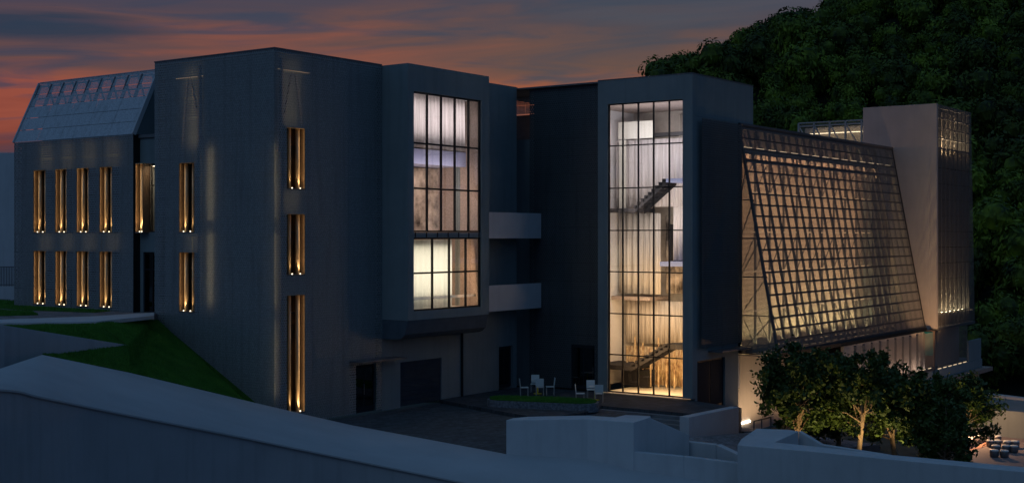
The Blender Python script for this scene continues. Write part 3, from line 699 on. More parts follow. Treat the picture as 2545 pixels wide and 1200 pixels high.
mb = MB(); q = at(1146, 830, V=VA); mb.tube([(q.x, VA - .08, .05), (q.x, VA - .08, 3.6)], .06, 8); mb.build('downpipe', M_['black'], cb)
# the bay
BV = 40.65; BU0, BU1 = 47.78, 54.3; bz = 4.45
bw = [(48.25, 53.62, 8.45+.12, 15.5), (48.25, 53.62, 4.9, 8.45)]
wall(cb, 'V', BV, .22, BU0, BU1, bz, TOP, [(48.22, 53.65, 4.88, 15.55)], M_['plaster'], 'bay_wall')
MB().box(BU0 + .01, BU1 - .01, BV + .23, VA + .29, TOP - .12, TOP - .03).build('bay_roof', M_['roof'], cb)
mb = MB(); prof = []
for k in range(9):
    t = k / 8; tt = min(1, t * 2.4); prof.append((BV + (VA - BV) * t, bz - .02 - .92 * math.sqrt(1 - (1 - tt) ** 2)))
prof[0] = (BV + .03, bz - .02); prof[-1] = (VA - .005, prof[-1][1])
pl_ = [(p[0], p[1]) for p in prof] + [(VA - .005, bz - .01), (BV + .03, bz - .01)]; k = len(pl_)
mb = MB(); mb.add([(BU0 + .02, y, z) for y, z in pl_] + [(BU1 - .02, y, z) for y, z in pl_], [tuple(range(k)), tuple(range(2*k-1, k-1, -1))] + [(i, (i+1) % k, (i+1) % k + k, i + k) for i in range(k)])
mb.build('soffit', M_['soffit'], cb)
for x0 in (BU0, BU1 - .2): MB().box(x0, x0 + .2, BV + .225, VA - .005, bz, TOP).build('bay_wall', M_['plaster'], cb)
c5 = [48.22 + (53.65 - 48.22) * i / 5 for i in range(6)]; c4 = [48.22 + (53.65 - 48.22) * i / 4 for i in range(5)]
c5[1:5] = [at(x, 0, V=BV + .1).x for x in (1062, 1097, 1131, 1165)]
c4[1:4] = [at(x, 0, V=BV + .1).x for x in (1075, 1117, 1158)]
glazing(cb, 'V', BV + .08, 48.22, 53.65, 8.72, 15.55, c5, [8.72, 10.85, 13.05, 15.55], .085, .1)
glazing(cb, 'V', BV + .08, 48.22, 53.65, 4.88, 8.46, c4, [4.88, 6.72, 8.46], .085, .1)
MB().box(48.22, 53.65, BV + .09, BV + .17, 8.47, 8.71).build('spandrel', M_['plaster'], cb)
for i in range(7):
    x = 48.4 + i * .85; MB().box(x, x + .04, BV + .05, BV + .089, 8.47, 8.71).build('bracket', M_['black'], cb)
# bay rooms
wi = M_['white_in']
for q, m in (((47.98, 54.1, BV + .2, 46.2, 8.40, 8.60), wi), ((47.98, 54.1, BV + .2, 46.2, 4.55, 4.86), wi), ((47.98, 54.1, BV + .3, 46.2, 15.6, 15.75), wi)):
    MB().box(*q).build('floor', m, cb)
MB().box(47.99, 48.1, BV + .25, 46.2, 4.87, 15.6).build('interior_wall', wi, cb)
MB().box(53.95, 54.08, BV + .25, 46.2, 4.87, 15.6).build('interior_wall', M_['tan'], cb)
MB().box(48.1, 53.95, 43.8, 43.9, 8.61, 12.1).build('interior_wall', M_['stone'], cb)
MB().box(48.1, 53.95, 43.8, 43.9, 4.87, 8.4).build('interior_wall', M_['tan'], cb)
MB().box(48.1, 53.94, 41.9, 43.79, 12.15, 12.9).build('mezzanine', M_['lavender'], cb)
lamp('AREA', (51, 40.98, 14.4), 58, (1, .82, .77), 5.2, 2.0, rot=(R(85), 0, 0), parent=cb, name='room_light')
lamp('AREA', (51, 41.0, 10.9), 110, (1, .70, .52), 5, 2.4, rot=(R(85), 0, 0), parent=cb, name='room_light')
lamp('AREA', (51, 41.02, 12.3), 10, (.85, .80, 1), 5, .3, rot=(R(60), 0, 0), parent=cb, name='room_light')
lamp('AREA', (50.4, 40.98, 6.7), 68, (1, .86, .66), 4, 2.8, rot=(R(85), 0, 0), parent=cb, name='room_light')
def drape(ax, c, a0, a1, z0, z1, m, label, amp=.07, wl=.28, seed=0, cat='curtain', group=None):
    rnd = random.Random(seed); mb = MB(); n = int((a1 - a0) / .035); ph = 0; base = []
    for i in range(n + 1):
        a = a0 + (a1 - a0) * i / n; ph += .035 / wl * 2 * pi * rnd.uniform(.7, 1.3); base.append((a, amp * sin(ph)))
    for z, k in ((z0, 1.15), ((z0 + z1) / 2, .95), (z1, .7)):
        for a, d_ in base: mb.v.append(fp(ax, c, d_ * k, a, z))
    for r in range(2):
        for i in range(n): q = r * (n + 1) + i; mb.f.append((q, q + 1, q + n + 2, q + n + 1))
    o = mb.build('curtain', m, smooth=True); o['label'] = label; o['category'] = cat
    sm = o.modifiers.new('thickness', 'SOLIDIFY'); sm.thickness = .008
    if group: o['group'] = group
    return o
drape('V', 41.35, 48.15, 53.1, 12.92, 15.55, M_['drape'], 'pale drape with soft folds in the top row of bay panes', seed=2)
drape('V', 41.3, 48.15, 52.0, 4.9, 8.35, M_['cream'], 'cream curtain filling the left lower panes of the bay', amp=.03, wl=.4, seed=3)
lamp('AREA', (53.1, 41.2, 6.6), 40, (1, .58, .32), 1.4, 2.8, rot=(R(85), 0, 0), parent=cb, name='room_light')
hr_ = MB(); hr_.bar((48.15, 41.25, 5.45), (53.9, 41.25, 5.45), .05, .14); o = hr_.build('handrail', M_['steel'], cb)
# balconies
for k, (z0, z1) in enumerate(((8.4, 9.79), (4.54, 5.92))):
    mb = MB(); mb.box(BU1 + .005, 59.62, 41.0, 41.12, z0, z1); mb.build('balcony', M_['plaster_pale'], cb, bevel=.012)
    MB().box(BU1 + .005, 59.62, 41.125, VA - .005, z0 + .05, z0 + .25).build('balcony_floor', M_['plaster'], cb)

# ================================================================== STAIR TOWER BLOCK
tb = thing('stair_tower', 'stair tower with very tall lit glazing beside the courtyard', 'building', (62, 35, 0))
UD = 59.68
vE = 41.85
vdl, vdr = at(1478, 0, U=UD).y, at(1420, 0, U=UD).y
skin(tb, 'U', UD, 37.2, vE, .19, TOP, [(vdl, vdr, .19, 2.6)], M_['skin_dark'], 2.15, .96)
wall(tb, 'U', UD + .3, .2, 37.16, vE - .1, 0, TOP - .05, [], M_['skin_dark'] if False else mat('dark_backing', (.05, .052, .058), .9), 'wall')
mb = MB(); mb.box(UD + .05, UD + .12, vdl + .01, vdr - .01, .19, 2.58); dd = mb.build('door', M_['door'], tb)
vm = (vdl + vdr) / 2
for p, q in ((vdl + .08, vm - .03), (vm + .03, vdr - .08)): MB().box(UD + .035, UD + .049, p, q, .4, 2.45).build('pane', M_['glass_dark'], dd)
TV0, TV1, TU = 31.42, 37.12, 59.35
wv0, wv1 = at(1699, 0, U=TU + .1).y, at(1512, 0, U=TU + .1).y
wall(tb, 'U', TU, .28, TV0, TV1, .19, TOP, [(wv0, wv1, .12, 15.58)], M_['plaster'], 'frame_wall')
vt = [at(x, 0, U=TU + .12).y for x in (1698, 1663, 1624, 1586, 1547.5, 1512)]
vt[0] = wv0; vt[-1] = wv1
rows = [.2, 2.21, 4.40, 6.63, 8.83, 11.08, 13.34, 15.58]
glazing(tb, 'U', TU + .10, wv0, wv1, .2, 15.58, vt, rows, .06, .1)
UT2 = 66.5
wall(tb, 'V', TV0, .25, TU + .285, UT2, 14.7, TOP, [], M_['plaster'], 'side_wall')
wall(tb, 'V', TV0 + .0, .25, TU + .285, 64.64, -1.2, 14.69, [(at(1733, 0, V=TV0).x, at(1802, 0, V=TV0).x, -.6, 2.08)], M_['plaster'], 'side_wall')
skin(tb, 'V', TV0 - .25, TU + .55, 64.64, 2.75, 14.6, [], M_['skin_dark'], 2.6, .99)
d0, d1 = at(1733, 0, V=TV0).x, at(1802, 0, V=TV0).x
mb = MB(); mb.box(d0 + .01, d1 - .01, TV0 + .1, TV0 + .15, -.6, 2.07); dd = mb.build('door', M_['black'], tb)
dm = (d0 + d1) / 2
for p, q in ((d0 + .1, dm - .05), (dm + .05, d1 - .1)): MB().box(p, q, TV0 + .085, TV0 + .099, -.35, 1.98).build('pane', M_['door'], dd)
mb = MB(); mb.box(at(1760, 0, V=TV0).x, 64.6, TV0 - .8, TV0 - .005, 2.46, 2.54); mb.build('canopy', M_['steel'], tb)
MB().box(TU + .01, UT2, TV0 + .26, 46, TOP - .1, TOP - .02).build('roof', M_['roof'], tb)
MB().box(UT2 - .25, UT2, TV0 + .26, 32.6, 14.45, TOP - .11).build('wall', M_['plaster'], tb)
MB().box(UT2 - .25, UT2, 32.61, 46, 0, TOP - .11).build('wall', M_['plaster'], tb)
mb = MB(); mb.box(TU - .02, TU + .05, TV0 - .02, TV1, TOP, TOP + .05); mb.box(TU + .051, UT2, TV0 - .02, TV0 + .05, TOP, TOP + .05); mb.build('coping', M_['steel'], tb)
MB().box(TU + .281, UD + .295, 37.125, 37.155, .19, TOP - .1).build('reveal', M_['black'], tb)  # added dark strip: blocks hall light leaking through the joint
# link in the inner corner
MB().box(60.3, 60.5, 41.7, 43.2, 0, 14.0).build('link_wall', M_['plaster'], tb)
MB().box(63.0, 63.1, 41.2, 46, 13.5, 15.7).build('rear_wall', mat('brick_red_render', (.30, .22, .20), .9), tb)
skin(tb, 'U', 62.9, 41.2, 46, 15.75, 16.8, [], M_['screen_roof'], 1.6, .5, name='rear_screen')
lamp('AREA', (61.8, 43, 14.1), 1.5, (1, .8, .7), 1, 1, rot=(R(180), 0, 0), parent=tb, name='rear_light')
# hall interior
MB().box(65.3, 65.4, 31.7, 38.5, .2, 15.7).build('interior_wall', mat('hall_wall', (.62, .55, .48), .8, var=.3, scale=.8), tb)
MB().box(60.2, 65.3, 38.4, 38.5, .2, 15.7).build('interior_wall', wi, tb)
MB().box(TU + .3, 65.3, 31.68, 31.75, .2, 15.7).build('interior_wall', wi, tb)
MB().box(TU + .3, 65.3, 31.68, 37.12, 15.62, 15.72).build('ceiling', M_['tan'], tb); MB().box(60.2, 65.3, 37.13, 38.5, 15.62, 15.72).build('ceiling', M_['tan'], tb)
MB().box(60.0, 60.15, 37.16, 38.5, .2, 15.6).build('interior_wall', M_['white_in'], tb)
MB().box(TU + .3, 65.3, 31.68, 37.1, .09, .12).build('floor', M_['cream'], tb)
def stairs(zl, zr, vl, vr, u0, u1, steps, parent):
    mb = MB(); prof = []
    for k in range(steps):
        a = vl + (vr - vl) * k / steps; b = vl + (vr - vl) * (k + 1) / steps; z = zl + (zr - zl) * (k + 1) / steps
        mb.box(u0, u1, min(a, b), max(a, b), z - .17, z)
    for u in (u0, u1 - .05):
        mb.hexa([(u, vl, zl - .30), (u + .05, vl, zl - .30), (u + .05, vr, zr - .30), (u, vr, zr - .30), (u, vl, zl - .02), (u + .05, vl, zl - .02), (u + .05, vr, zr - .02), (u, vr, zr - .02)])
    return mb.build('staircase', M_['stair'], parent)
stairs(10.05, 11.6, 36.0, 34.0, 61.2, 62.4, 9, tb); MB().box(61.2, 63.6, 36.001, 38.38, 9.85, 10.05).build('landing', M_['stair'], tb)
MB().box(61.2, 63.6, 31.76, 33.99, 11.4, 11.6).build('landing', M_['lavender'], tb)
stairs(1.45, 2.75, 36.2, 33.9, 61.2, 62.4, 8, tb); MB().box(61.2, 63.6, 36.201, 38.38, 1.2, 1.45).build('landing', M_['stair'], tb)
MB().box(61.2, 63.6, 31.76, 33.89, 2.5, 2.75).build('landing', M_['stair'], tb)
MB().box(62.8, 64.9, 35.9, 38.38, 4.95, 5.15).build('landing', M_['tan'], tb)
MB().box(61.6, 64.9, 31.76, 34.6, 6.9, 7.15).build('landing', M_['lavender'], tb)
MB().box(63.9, 64.3, 34.4, 35.3, 6.9, 9.2).build('hanging_panel', M_['stair'], tb)
MB().box(63.6, 64.2, 34.0, 34.5, 11.9, 13.3).build('hanging_panel', M_['stair'], tb)
MB().box(62.6, 62.7, 37.35, 37.75, 9.9, 13.9).build('lit_panel', M_['cream'], tb)
MB().box(62.6, 62.7, 35.6, 37.8, 13.95, 14.9).build('lit_panel', M_['cream'], tb)
MB().box(60.2, 60.45, 37.0, 37.3, 10.06, 15.6).build('hall_column', M_['tan'], tb)
drape('U', 63.1, 33.2, 38.2, 10.15, 13.9, M_['drape'], 'tall pale drape behind the upper stair flight in the tower', seed=11, amp=.09, wl=.42)
drape('U', 64.9, 31.9, 35.2, 11.65, 15.4, M_['drape_net'], 'net drape in the top right panes of the tall tower glazing', seed=12)
drape('U', 63.2, 31.9, 34.6, 7.2, 11.3, M_['drape'], 'white drape under the upper right landing of the tower', seed=13, wl=.35)
drape('U', 63.3, 35.5, 38.2, 5.3, 9.8, M_['drape_net'], 'grey net drape at left under the upper landing of the tower', seed=14, amp=.09, wl=.36)
drape('U', 64.6, 33.4, 35.9, 5.3, 9.7, M_['stone'], 'brown patterned hanging in the middle of the tower glazing', seed=15, cat='wall hanging')
drape('U', 64.3, 31.9, 34.6, 3.0, 6.8, M_['drape_net'], 'warm lit drape at right between the middle and lower landings', seed=17, wl=.4)
drape('U', 63.5, 33.1, 37.9, .25, 2.35, M_['amber'], 'glittering amber bead curtain at the foot of the tower glazing', amp=.1, wl=.22, seed=16)
drape('U', 63.9, 34.4, 38.1, 2.5, 4.9, M_['drape_net'], 'warm brown net drape over the lower landing of the tower', seed=18, wl=.3)
MB().box(64.0, 64.1, 33.0, 34.3, 2.8, 4.4).build('wall_panel', M_['stone'], tb)
MB().box(61.0, 65.2, 31.8, 38.3, 2.36, 2.48).build('mezzanine', M_['tan'], tb) if False else None
for k in range(9):
    v = 33.4 + k * .5; MB().tube([(62.9, v, .2), (62.9, v, 2.6 + .4 * sin(k * 2.1))], .05, 8).build('glass_column', M_['amber'], tb)
MB().box(62.6, 63.4, 35.9, 37.6, .2, 1.1).build('reception_desk', M_['stair'], tb)
o = MB(); rnd = random.Random(3)
lamp('AREA', (60.0, 34.5, 14.0), 140, (1, .88, .86), .7, 5, rot=(0, R(-88), 0), parent=tb, name='hall_light')
lamp('AREA', (62.2, 34.5, 13.7), 22, (.86, .84, 1), 3, 5, rot=(R(180), 0, 0), parent=tb, name='hall_light')
lamp('AREA', (60.2, 34.5, 9.9), 150, (1, .82, .70), 2, 4, rot=(0, R(-75), 0), parent=tb, name='hall_light')
lamp('AREA', (60.2, 34.3, 5.4), 190, (1, .67, .38), 2, 4, rot=(0, R(-70), 0), parent=tb, name='hall_light')
lamp('AREA', (60.2, 34.2, 2.0), 270, (1, .55, .22), 2.6, 4, rot=(0, R(-85), 0), parent=tb, name='hall_light')
lamp('AREA', (64.4, 32.4, .35), 70, (1, .60, .26), .8, 1.0, rot=(R(180), 0, 0), parent=tb, name='hall_light')

# ================================================================== SCREENED HALL (leaning mesh front)
hb = thing('screened_hall', 'long hall behind a leaning lit mesh screen grid', 'building', (77, 35, 0))
HU0, HU1 = 64.75, 89.0; HV = 31.4; ZH0, ZH1 = 2.15, 14.65; LEAN = 2.35
HW = HV + .9
wall(hb, 'V', HW, .3, HU0, HU1 - .01, -2.6, ZH1 - .05, [], M_['plaster_warm'])
MB().box(HU0 - .0, HU1 - .02, HW + .31, 46, 14.2, 14.4).build('roof', M_['roof'], hb)
MB().box(66.2, HU1, 45.7, 46, -3, 14.1).build('wall', M_['plaster_warm'], hb)
MB().box(HU0 - .1, HU0 + .01, HV - .1, HW, ZH0, ZH1).build('end_wall', M_['black'], hb)
def lp(u, t, d=0):   # point on the leaning plane; t=0 bottom 1 top
    return Vector((u, HV - LEAN * (1 - t) + d, ZH0 + (ZH1 - ZH0) * t))
NC, NR = 22, 20
us = [HU0 + .15 + (HU1 - .5 - HU0) * i / NC for i in range(NC + 1)]; ts = [.012 + (.975 * j / NR) for j in range(NR + 1)]
mb = MB(); a, b = lp(us[0], ts[0]), lp(us[1], ts[1]); cu = (us[1] - us[0]) - .015; dvec = (lp(0, ts[2]) - lp(0, ts[0])) * .994
o_ = Vector((0, -.012, 0))
mb.hexa([Vector((0,0,0)), Vector((cu,0,0)), Vector((cu,.005,0)), Vector((0,.005,0)), dvec, dvec + Vector((cu,0,0)), dvec + Vector((cu,.005,0)), dvec + Vector((0,.005,0))])
cell = mb.mesh('mesh_panel', M_['screen'])
cell2 = mb.mesh('mesh_panel', M_['screen_tight'])
for i in range(NC):
    for j in range(0, NR, 2):
        o = bpy.data.objects.new('mesh_panel', cell if i < NC - 3 else cell2); S.collection.objects.link(o); o.parent = hb
        o.matrix_parent_inverse = Matrix.Translation(-Vector(ORG[hb.name])); o.location = lp(us[i] + .007, ts[j] + .0003, .03)
for i, u in enumerate(us):
    MB().bar(lp(u, 0, .12), lp(u, 1, .12), .11, .14, up=(1, 0, 0)).build('rib', M_['frame'], hb)
for j, t in enumerate(ts):
    MB().bar(lp(HU0 + .1, t, .06), lp(HU1 - .35, t, .06), .07, .11 if j not in (0, NR - 3, NR) else .20).build('rail', M_['frame'], hb)
MB().bar(lp(HU0 + .05, 0, .1), lp(HU0 + .05, 1, .1), .12, .14, up=(1, 0, 0)).build('edge_beam', M_['steel'], hb)
MB().bar(lp(HU1 - .2, 0, .1), lp(HU1 - .2, 1, .1), .12, .2, up=(1, 0, 0)).build('edge_beam', M_['black'], hb)
MB().bar(lp(HU0, 0, .05), lp(HU1 - .2, 0, .05), .2, .22).build('bottom_beam', M_['black'], hb)
MB().bar(lp(HU0, 1, .0), lp(HU1 - .2, 1, .0), .12, .12).build('top_beam', M_['steel'], hb)
MB().box(HU0 + .05, HU1 - .5, HV - .36, HV - .33, ZH0 - .05, ZH0 + .36).build('trough', M_['frame'], hb)
MB().box(HU0 + .05, HU1 - .5, HV - .16, HV - .13, 13.05, 13.36).build('trough', M_['frame'], hb)
# inner vertical frame: posts, rails, diagonal braces, brackets
nb = 12
for i in range(nb + 1):
    u = HU0 + .6 + (HU1 - 1.2 - HU0) * i / nb
    MB().bar((u, HV + .25, ZH0), (u, HV + .25, ZH1 - .3), .11).build('post', M_['frame'], hb)
    MB().bar((u + .3, HV + .2, 14.3), lp(u + .55, .82, .2), .09).build('bracket', M_['steel_pale'], hb)
    if i < nb:
        u2 = HU0 + .6 + (HU1 - 1.2 - HU0) * (i + 1) / nb
        for k in range(0, 5, 2):
            z = ZH0 + .1 + k * 2.2
            a, b = ((u, HV + .2, z), (u2, HV + .2, z + 2.1)) if k > 0 else ((u, HV + .2, z + 2.1), (u2, HV + .2, z))
            MB().bar(a, b, .045).build('brace', M_['frame'], hb)
MB().box(HU0, HU1 - .02, HV + .05, HW, ZH1 - .12, ZH1 - .06).build('cap', M_['steel'], hb)  # added lid: stops cavity light leaking up beside the end tower
for k in range(1, 6):
    z = ZH0 + k * 2.2; MB().bar((HU0, HV + .22, z), (HU1 - .5, HV + .22, z), .09).build('inner_rail', M_['steel_pale'], hb)
MB().box(85.6, 85.7, HV + .3, HW - .002, ZH0, 13.2).build('partition', M_['plaster'], hb)  # added baffle: keeps cavity light off the dim end bays
# end triangle: mesh, rungs and braces
for k in range(6):
    t0, t1 = k / 6, (k + 1) / 6
    a, b, c_, d_ = lp(HU0, t0), lp(HU0, t1), Vector((HU0, HV, ZH0 + (ZH1 - ZH0) * t0)), Vector((HU0, HV, ZH0 + (ZH1 - ZH0) * t1))
    e = Vector((.005, 0, 0)); g_ = Vector((0, 0, .01))
    MB().hexa([a + g_, a + e + g_, c_ + e + g_, c_ + g_, b - g_, b + e - g_, d_ + e - g_, d_ - g_]).build('end_panel', M_['screen_end'], hb)
    MB().bar(a + Vector((.1, 0, 0)), c_ + Vector((.1, 0, 0)), .06).build('rung', M_['frame'], hb)
    if k < 5: MB().bar((c_ if k % 2 else c_) + Vector((.1, 0, 0)), b + Vector((.1, 0, 0)), .05).build('rung_brace', M_['frame'], hb)
# soffit with LED strips
MB().hexa([lp(HU0, 0) - Vector((0, 0, .12)), lp(HU1 - .3, 0) - Vector((0, 0, .12)), (HU1 - .3, HW, ZH0 - .12), (HU0, HW, ZH0 - .12), lp(HU0, 0) - Vector((0, 0, .08)), lp(HU1 - .3, 0) - Vector((0, 0, .08)), (HU1 - .3, HW, ZH0 - .08), (HU0, HW, ZH0 - .08)]).build('soffit', M_['steel'], hb)
n = 30
for i in range(n):
    u = HU0 + .2 + (HU1 - .8 - HU0) * i / n
    MB().box(u, u + .32, HV - .38, HV - .362, ZH0 + .22, ZH0 + .25).build('led_strip', M_['led_dim'], hb)
    if i % 2 == 0: MB().box(u, u + 1.0, HV - .19, HV - .165, 13.37, 13.40).build('led_strip', M_['led_mid'], hb)
WARM = (1.0, .66, .36)
for i in range(4):
    u = HU0 + 3.2 + (85.0 - 6.2 - HU0) * i / 3
    lamp('AREA', (u, HV - .1, ZH0 + .25), 350, (1, .76, .36), 5.5, .3, rot=(R(180 + 12), 0, 0), parent=hb, name='cavity_light')
    lamp('AREA', (u, HV + .1, 13.3), 110, (1, .56, .30), 5.5, .3, rot=(R(12), 0, 0), parent=hb, name='cavity_light')
    lamp('AREA', (u, HV - .12, 8.0), 235, (1, .58, .30), 5.8, 8, rot=(R(90), 0, 0), parent=hb, name='cavity_light')
# under-storey: mesh skirt volume and base band
LV, LU0 = 28.5, 74.0
skin(hb, 'V', LV, LU0, HU1 - .4, -.55, 2.0, [], M_['screen'], 1.55, 2.55, name='skirt_panel')
wall(hb, 'V', LV + .6, .2, LU0, HU1 - .5, -.6, 2.0, [], M_['plaster_warm'], 'wall')
MB().box(LU0, HU1 - .4, LV - .03, LV - .005, -.615, -.36).build('lip', M_['steel'], hb)
MB().box(LU0, HU1 - .4, LV, HW, -1.35, -.62).build('base_slab', M_['plaster'], hb)
for i in range(12):
    u = LU0 + .2 + i * 1.2; MB().box(u, u + .6, LV - .055, LV - .035, -.40, -.375).build('led_strip', M_['led_mid'], hb)
for i in range(10):
    u = 75 + i * 1.4; MB().bar((u, LV + .3, -.5), (u, LV + .3, 2.0), .12).build('post', M_['steel'], hb)
for i in range(3): lamp('AREA', (76.5 + i * 4.6, LV + .3, -.5), 45, (1, .72, .55), 4, .3, rot=(R(180), 0, 0), parent=hb, name='skirt_light')
for u in (70, 74.5, 79.5, 84.5): MB().tube([(u, 29.4, -2.6), (u, 29.4, -1.35 if u > 73 else 2.0)], .16, 12).build('column', M_['plaster_warm'], hb)
MB().box(65.6, 67.9, HW - .06, HW - .005, -2.02, -1.94).build('light_slot', M_['led_white'], hb)
lamp('AREA', (67.5, 30.9, -1.8), 70, (1, .66, .36), 3.5, .3, rot=(R(180-20), 0, 0), parent=hb, name='wall_washer')
lamp('AREA', (74, 30.9, -1.8), 60, (1, .62, .32), 6, .3, rot=(R(180-20), 0, 0), parent=hb, name='wall_washer')

# ================================================================== END TOWER
et = thing('end_tower', 'beige rendered end tower with fluted mesh side and glowing top', 'building', (93, 31, 0))
EV, EU0, EU1, EZ = 28.4, 89.0, 96.9, 17.6
MB().box(EU0, EU0 + .3, EV + .5, 33.6, -3, EZ).build('wall', M_['plaster_warm'], et, bevel=.01)
MB().box(EU0, EU0 + .3, EV, EV + .5, 2.2, EZ).build('wall', M_['plaster_warm'], et)
MB().box(EU0 + .31, 96.9, 33.3, 33.6, -3, EZ).build('wall', M_['plaster_warm'], et)
MB().box(EU0 + .31, 97, EV + .9, EV + 1.1, -2, 14.3).build('wall', M_['plaster_warm'], et)
MB().box(96.6, 96.9, EV + 1.11, 33.29, -2, EZ - .1).build('wall', M_['plaster_warm'], et)
MB().box(EU0 + .31, 96.59, EV + 1.11, 33.29, 14.1, 14.3).build('roof', M_['roof'], et)
ncol, nrow = 6, 14
for i in range(ncol):
    for j in range(nrow):
        z0 = 2.3 + (EZ - 2.3) * j / nrow; z1 = 2.3 + (EZ - 2.3) * (j + 1) / nrow
        def uu(i, z): return EU0 + .3 + (EU1 - EU0 - .3 + (EZ - z) * .06) * i / ncol
        e = Vector((0, .005, 0)); q = [Vector((uu(i, z0) + .01, EV, z0 + .01)), Vector((uu(i + 1, z0) - .01, EV, z0 + .01)), Vector((uu(i + 1, z1) - .01, EV, z1 - .01)), Vector((uu(i, z1) + .01, EV, z1 - .01))]
        MB().hexa([q[0], q[1], q[1] + e, q[0] + e, q[3], q[2], q[2] + e, q[3] + e]).build('mesh_panel', M_['screen'], et)
for i in range(9):
    u = EU0 + .5 + i * .93; MB().bar((u, EV + .25, 2.3), (u, EV + .25, EZ), .22, .16, up=(1, 0, 0)).build('flute', M_['black'], et)
for k in range(5):
    z = 14.6 + k * .7; MB().bar((EU0 + .3, EV + .12, z), (EU1, EV + .12, z), .09).build('rail', M_['steel'], et)
MB().box(EU0 + .3, 97.8, EV - .03, EV + .9, 2.1, 2.28).build('bottom_beam', M_['steel'], et)
for i in range(9):
    u = EU0 + .5 + i * .9; MB().box(u, u + .6, EV + .02, EV + .05, 3.15, 3.175).build('led_strip', M_['led_mid'], et)
lamp('AREA', (93, EV + .5, 3.2), 480, (1, .76, .42), 7, .3, rot=(R(180), 0, 0), parent=et, name='flute_light')
lamp('AREA', (93, EV + .7, 14.45), 700, (1, .72, .40), 6.5, .3, rot=(R(180 - 15), 0, 0), parent=et, name='crown_light')
MB().box(EU0 + .31, 96.6, EV + 1.5, EV + 1.6, 14.31, EZ - .1).build('crown_wall', M_['plaster_warm'], et)
skin(et, 'V', EV + .05, EU0 + .3, 96.2, -.6, 2.05, [], M_['screen'], 1.5, 2.65, name='skirt_panel')
MB().box(EU0 + .0, 99.5, EV - .05, EV + 6, -1.25, -.62).build('base_slab', M_['plaster'], et)
MB().box(EU0 - 16, 100.5, EV - .55, EV + 6, -1.55, -1.27).build('ledge', mat('ledge_board', (.40, .26, .20), .7), et)
for i in range(6): MB().box(EU0 + .4 + i * 1.15, EU0 + 1.1 + i * 1.15, EV + .02, EV + .045, -.58, -.555).build('led_strip', M_['led_mid'], et)
mb = MB(); mb.box(96.3, 99.4, EV + .0, EV + .15, -.61, .9); mb.build('balcony', M_['plaster'], et)
MB().tube([(99.3, EV + .3, -8.4), (99.3, EV + .3, -1.56)], .17, 12).build('column', M_['plaster_warm'], et)
MB().box(EU0 - .35, EU0 - .02, EV + .1, EV + .9, -.61, 2.1).build('interior_wall', M_['darkroom'], et)
MB().box(EU0 - .38, EU0 - .355, EV + .15, EV + .75, .4, 2.0).build('window', M_['teal'], et)
# floodlights added, fixtures unseen, to wash the beige wall with warm light
fl = thing('floodlight', 'small floodlight on the hall roof washing the beige end tower', 'floodlight', (82, 36, 14.42))
MB().box(81.8, 82.2, 35.6, 36.4, 14.42, 14.62).build('housing', M_['steel'], fl)
lamp('SPOT', (82.3, 36, 14.75), 130, (1, .50, .24), .3, rot=(Vector((-8, 3.5, -1.5))).to_track_quat('Z', 'Y').to_euler(), parent=fl, spot=120, name='added_flood')
fl2 = thing('floodlight', 'low floodlight on the ledge beneath the beige end tower wall', 'floodlight', (87, 27.3, -1.24))
MB().box(86.8, 87.2, 27.1, 27.5, -1.25, -1.05).build('housing', M_['steel'], fl2)
lamp('SPOT', (86.0, 25.4, -.6), 1100, (1, .56, .24), .4, rot=(Vector((-3.2, -4.0, -8.5))).to_track_quat('Z', 'Y').to_euler(), parent=fl2, spot=80, name='added_flood')

# rooftop pergola behind
pg = thing('roof_pergola', 'mesh rooftop enclosure with a light bar behind the hall roof', 'pergola', (96, 38, 14.4))
pv0, pv1, pu, pz0, pz1 = at(2150, 0, U=95).y - 1, at(1985, 0, U=95).y, 95.0, 12.0, 17.3
MB().box(pu + 1.2, pu + 1.3, pv0, pv1, pz0, pz1 - .3).build('back_wall', M_['plaster_warm'], pg)
nn = 5
for i in range(nn + 1):
    v = pv0 + (pv1 - pv0) * i / nn; MB().bar((pu, v, pz0), (pu, v, pz1), .13).build('post', M_['steel_pale'], pg)
    if i < nn:
        v2 = pv0 + (pv1 - pv0) * (i + 1) / nn; MB().bar((pu, v, 15.0), (pu, v2, 17.1), .08).build('brace', M_['steel_pale'], pg)
for z in (13.5, 14.3, 15.6, 17.05, 17.3): MB().bar((pu - .02, pv0, z), (pu - .02, pv1, z), .09).build('rail', M_['steel_pale'], pg)
MB().bar((pu + .2, pv0, 16.45), (pu + .2, pv1 - .5, 16.45), .06).build('light_bar', M_['led'], pg)
skin(pg, 'U', pu + .1, pv0, pv1, pz0, 17.25, [], M_['screen'], 1.3, 1.3, name='mesh_panel')
lamp('AREA', (pu + .6, (pv0 + pv1) / 2, 16.6), 13, (1, .78, .45), .3, 5, rot=(0, R(-60), 0), parent=pg, name='pergola_light')

# ================================================================== LOW WALLS
def wall_thing(name, label, mbs, loc, m='concrete', category='wall', bevel=.02):
    t = thing(name, label, category, loc)
    for nm, mb in mbs: mb.build(nm, M_[m], t, bevel=bevel)
    return t
A = lambda x, y, z: at(x, y, z=z)
zt = 1.25
front = [A(1258, 1043, zt), A(1460, 1041, zt), A(1575, 1049, zt), A(1615, 1036.5, zt)]
back = [A(1617, 1033, zt), A(1555, 1030, zt), A(1528, 1036, zt), A(1460, 1031.5, zt), A(1310, 1034.5, zt), A(1275, 1038, zt)]
m1 = MB().prism(front + back, -1.3)
q, r_ = A(1614, 1037, zt - .004), at(1713, 1080, Y=54.2); off = Vector((.25, .32, 0))
m2_ = MB().hexa([(q.x, q.y, -1.3), (r_.x, r_.y, -1.3), (r_.x + off.x, r_.y + off.y, -1.3), (q.x + off.x, q.y + off.y, -1.3), q, r_, r_ + off, q + off])
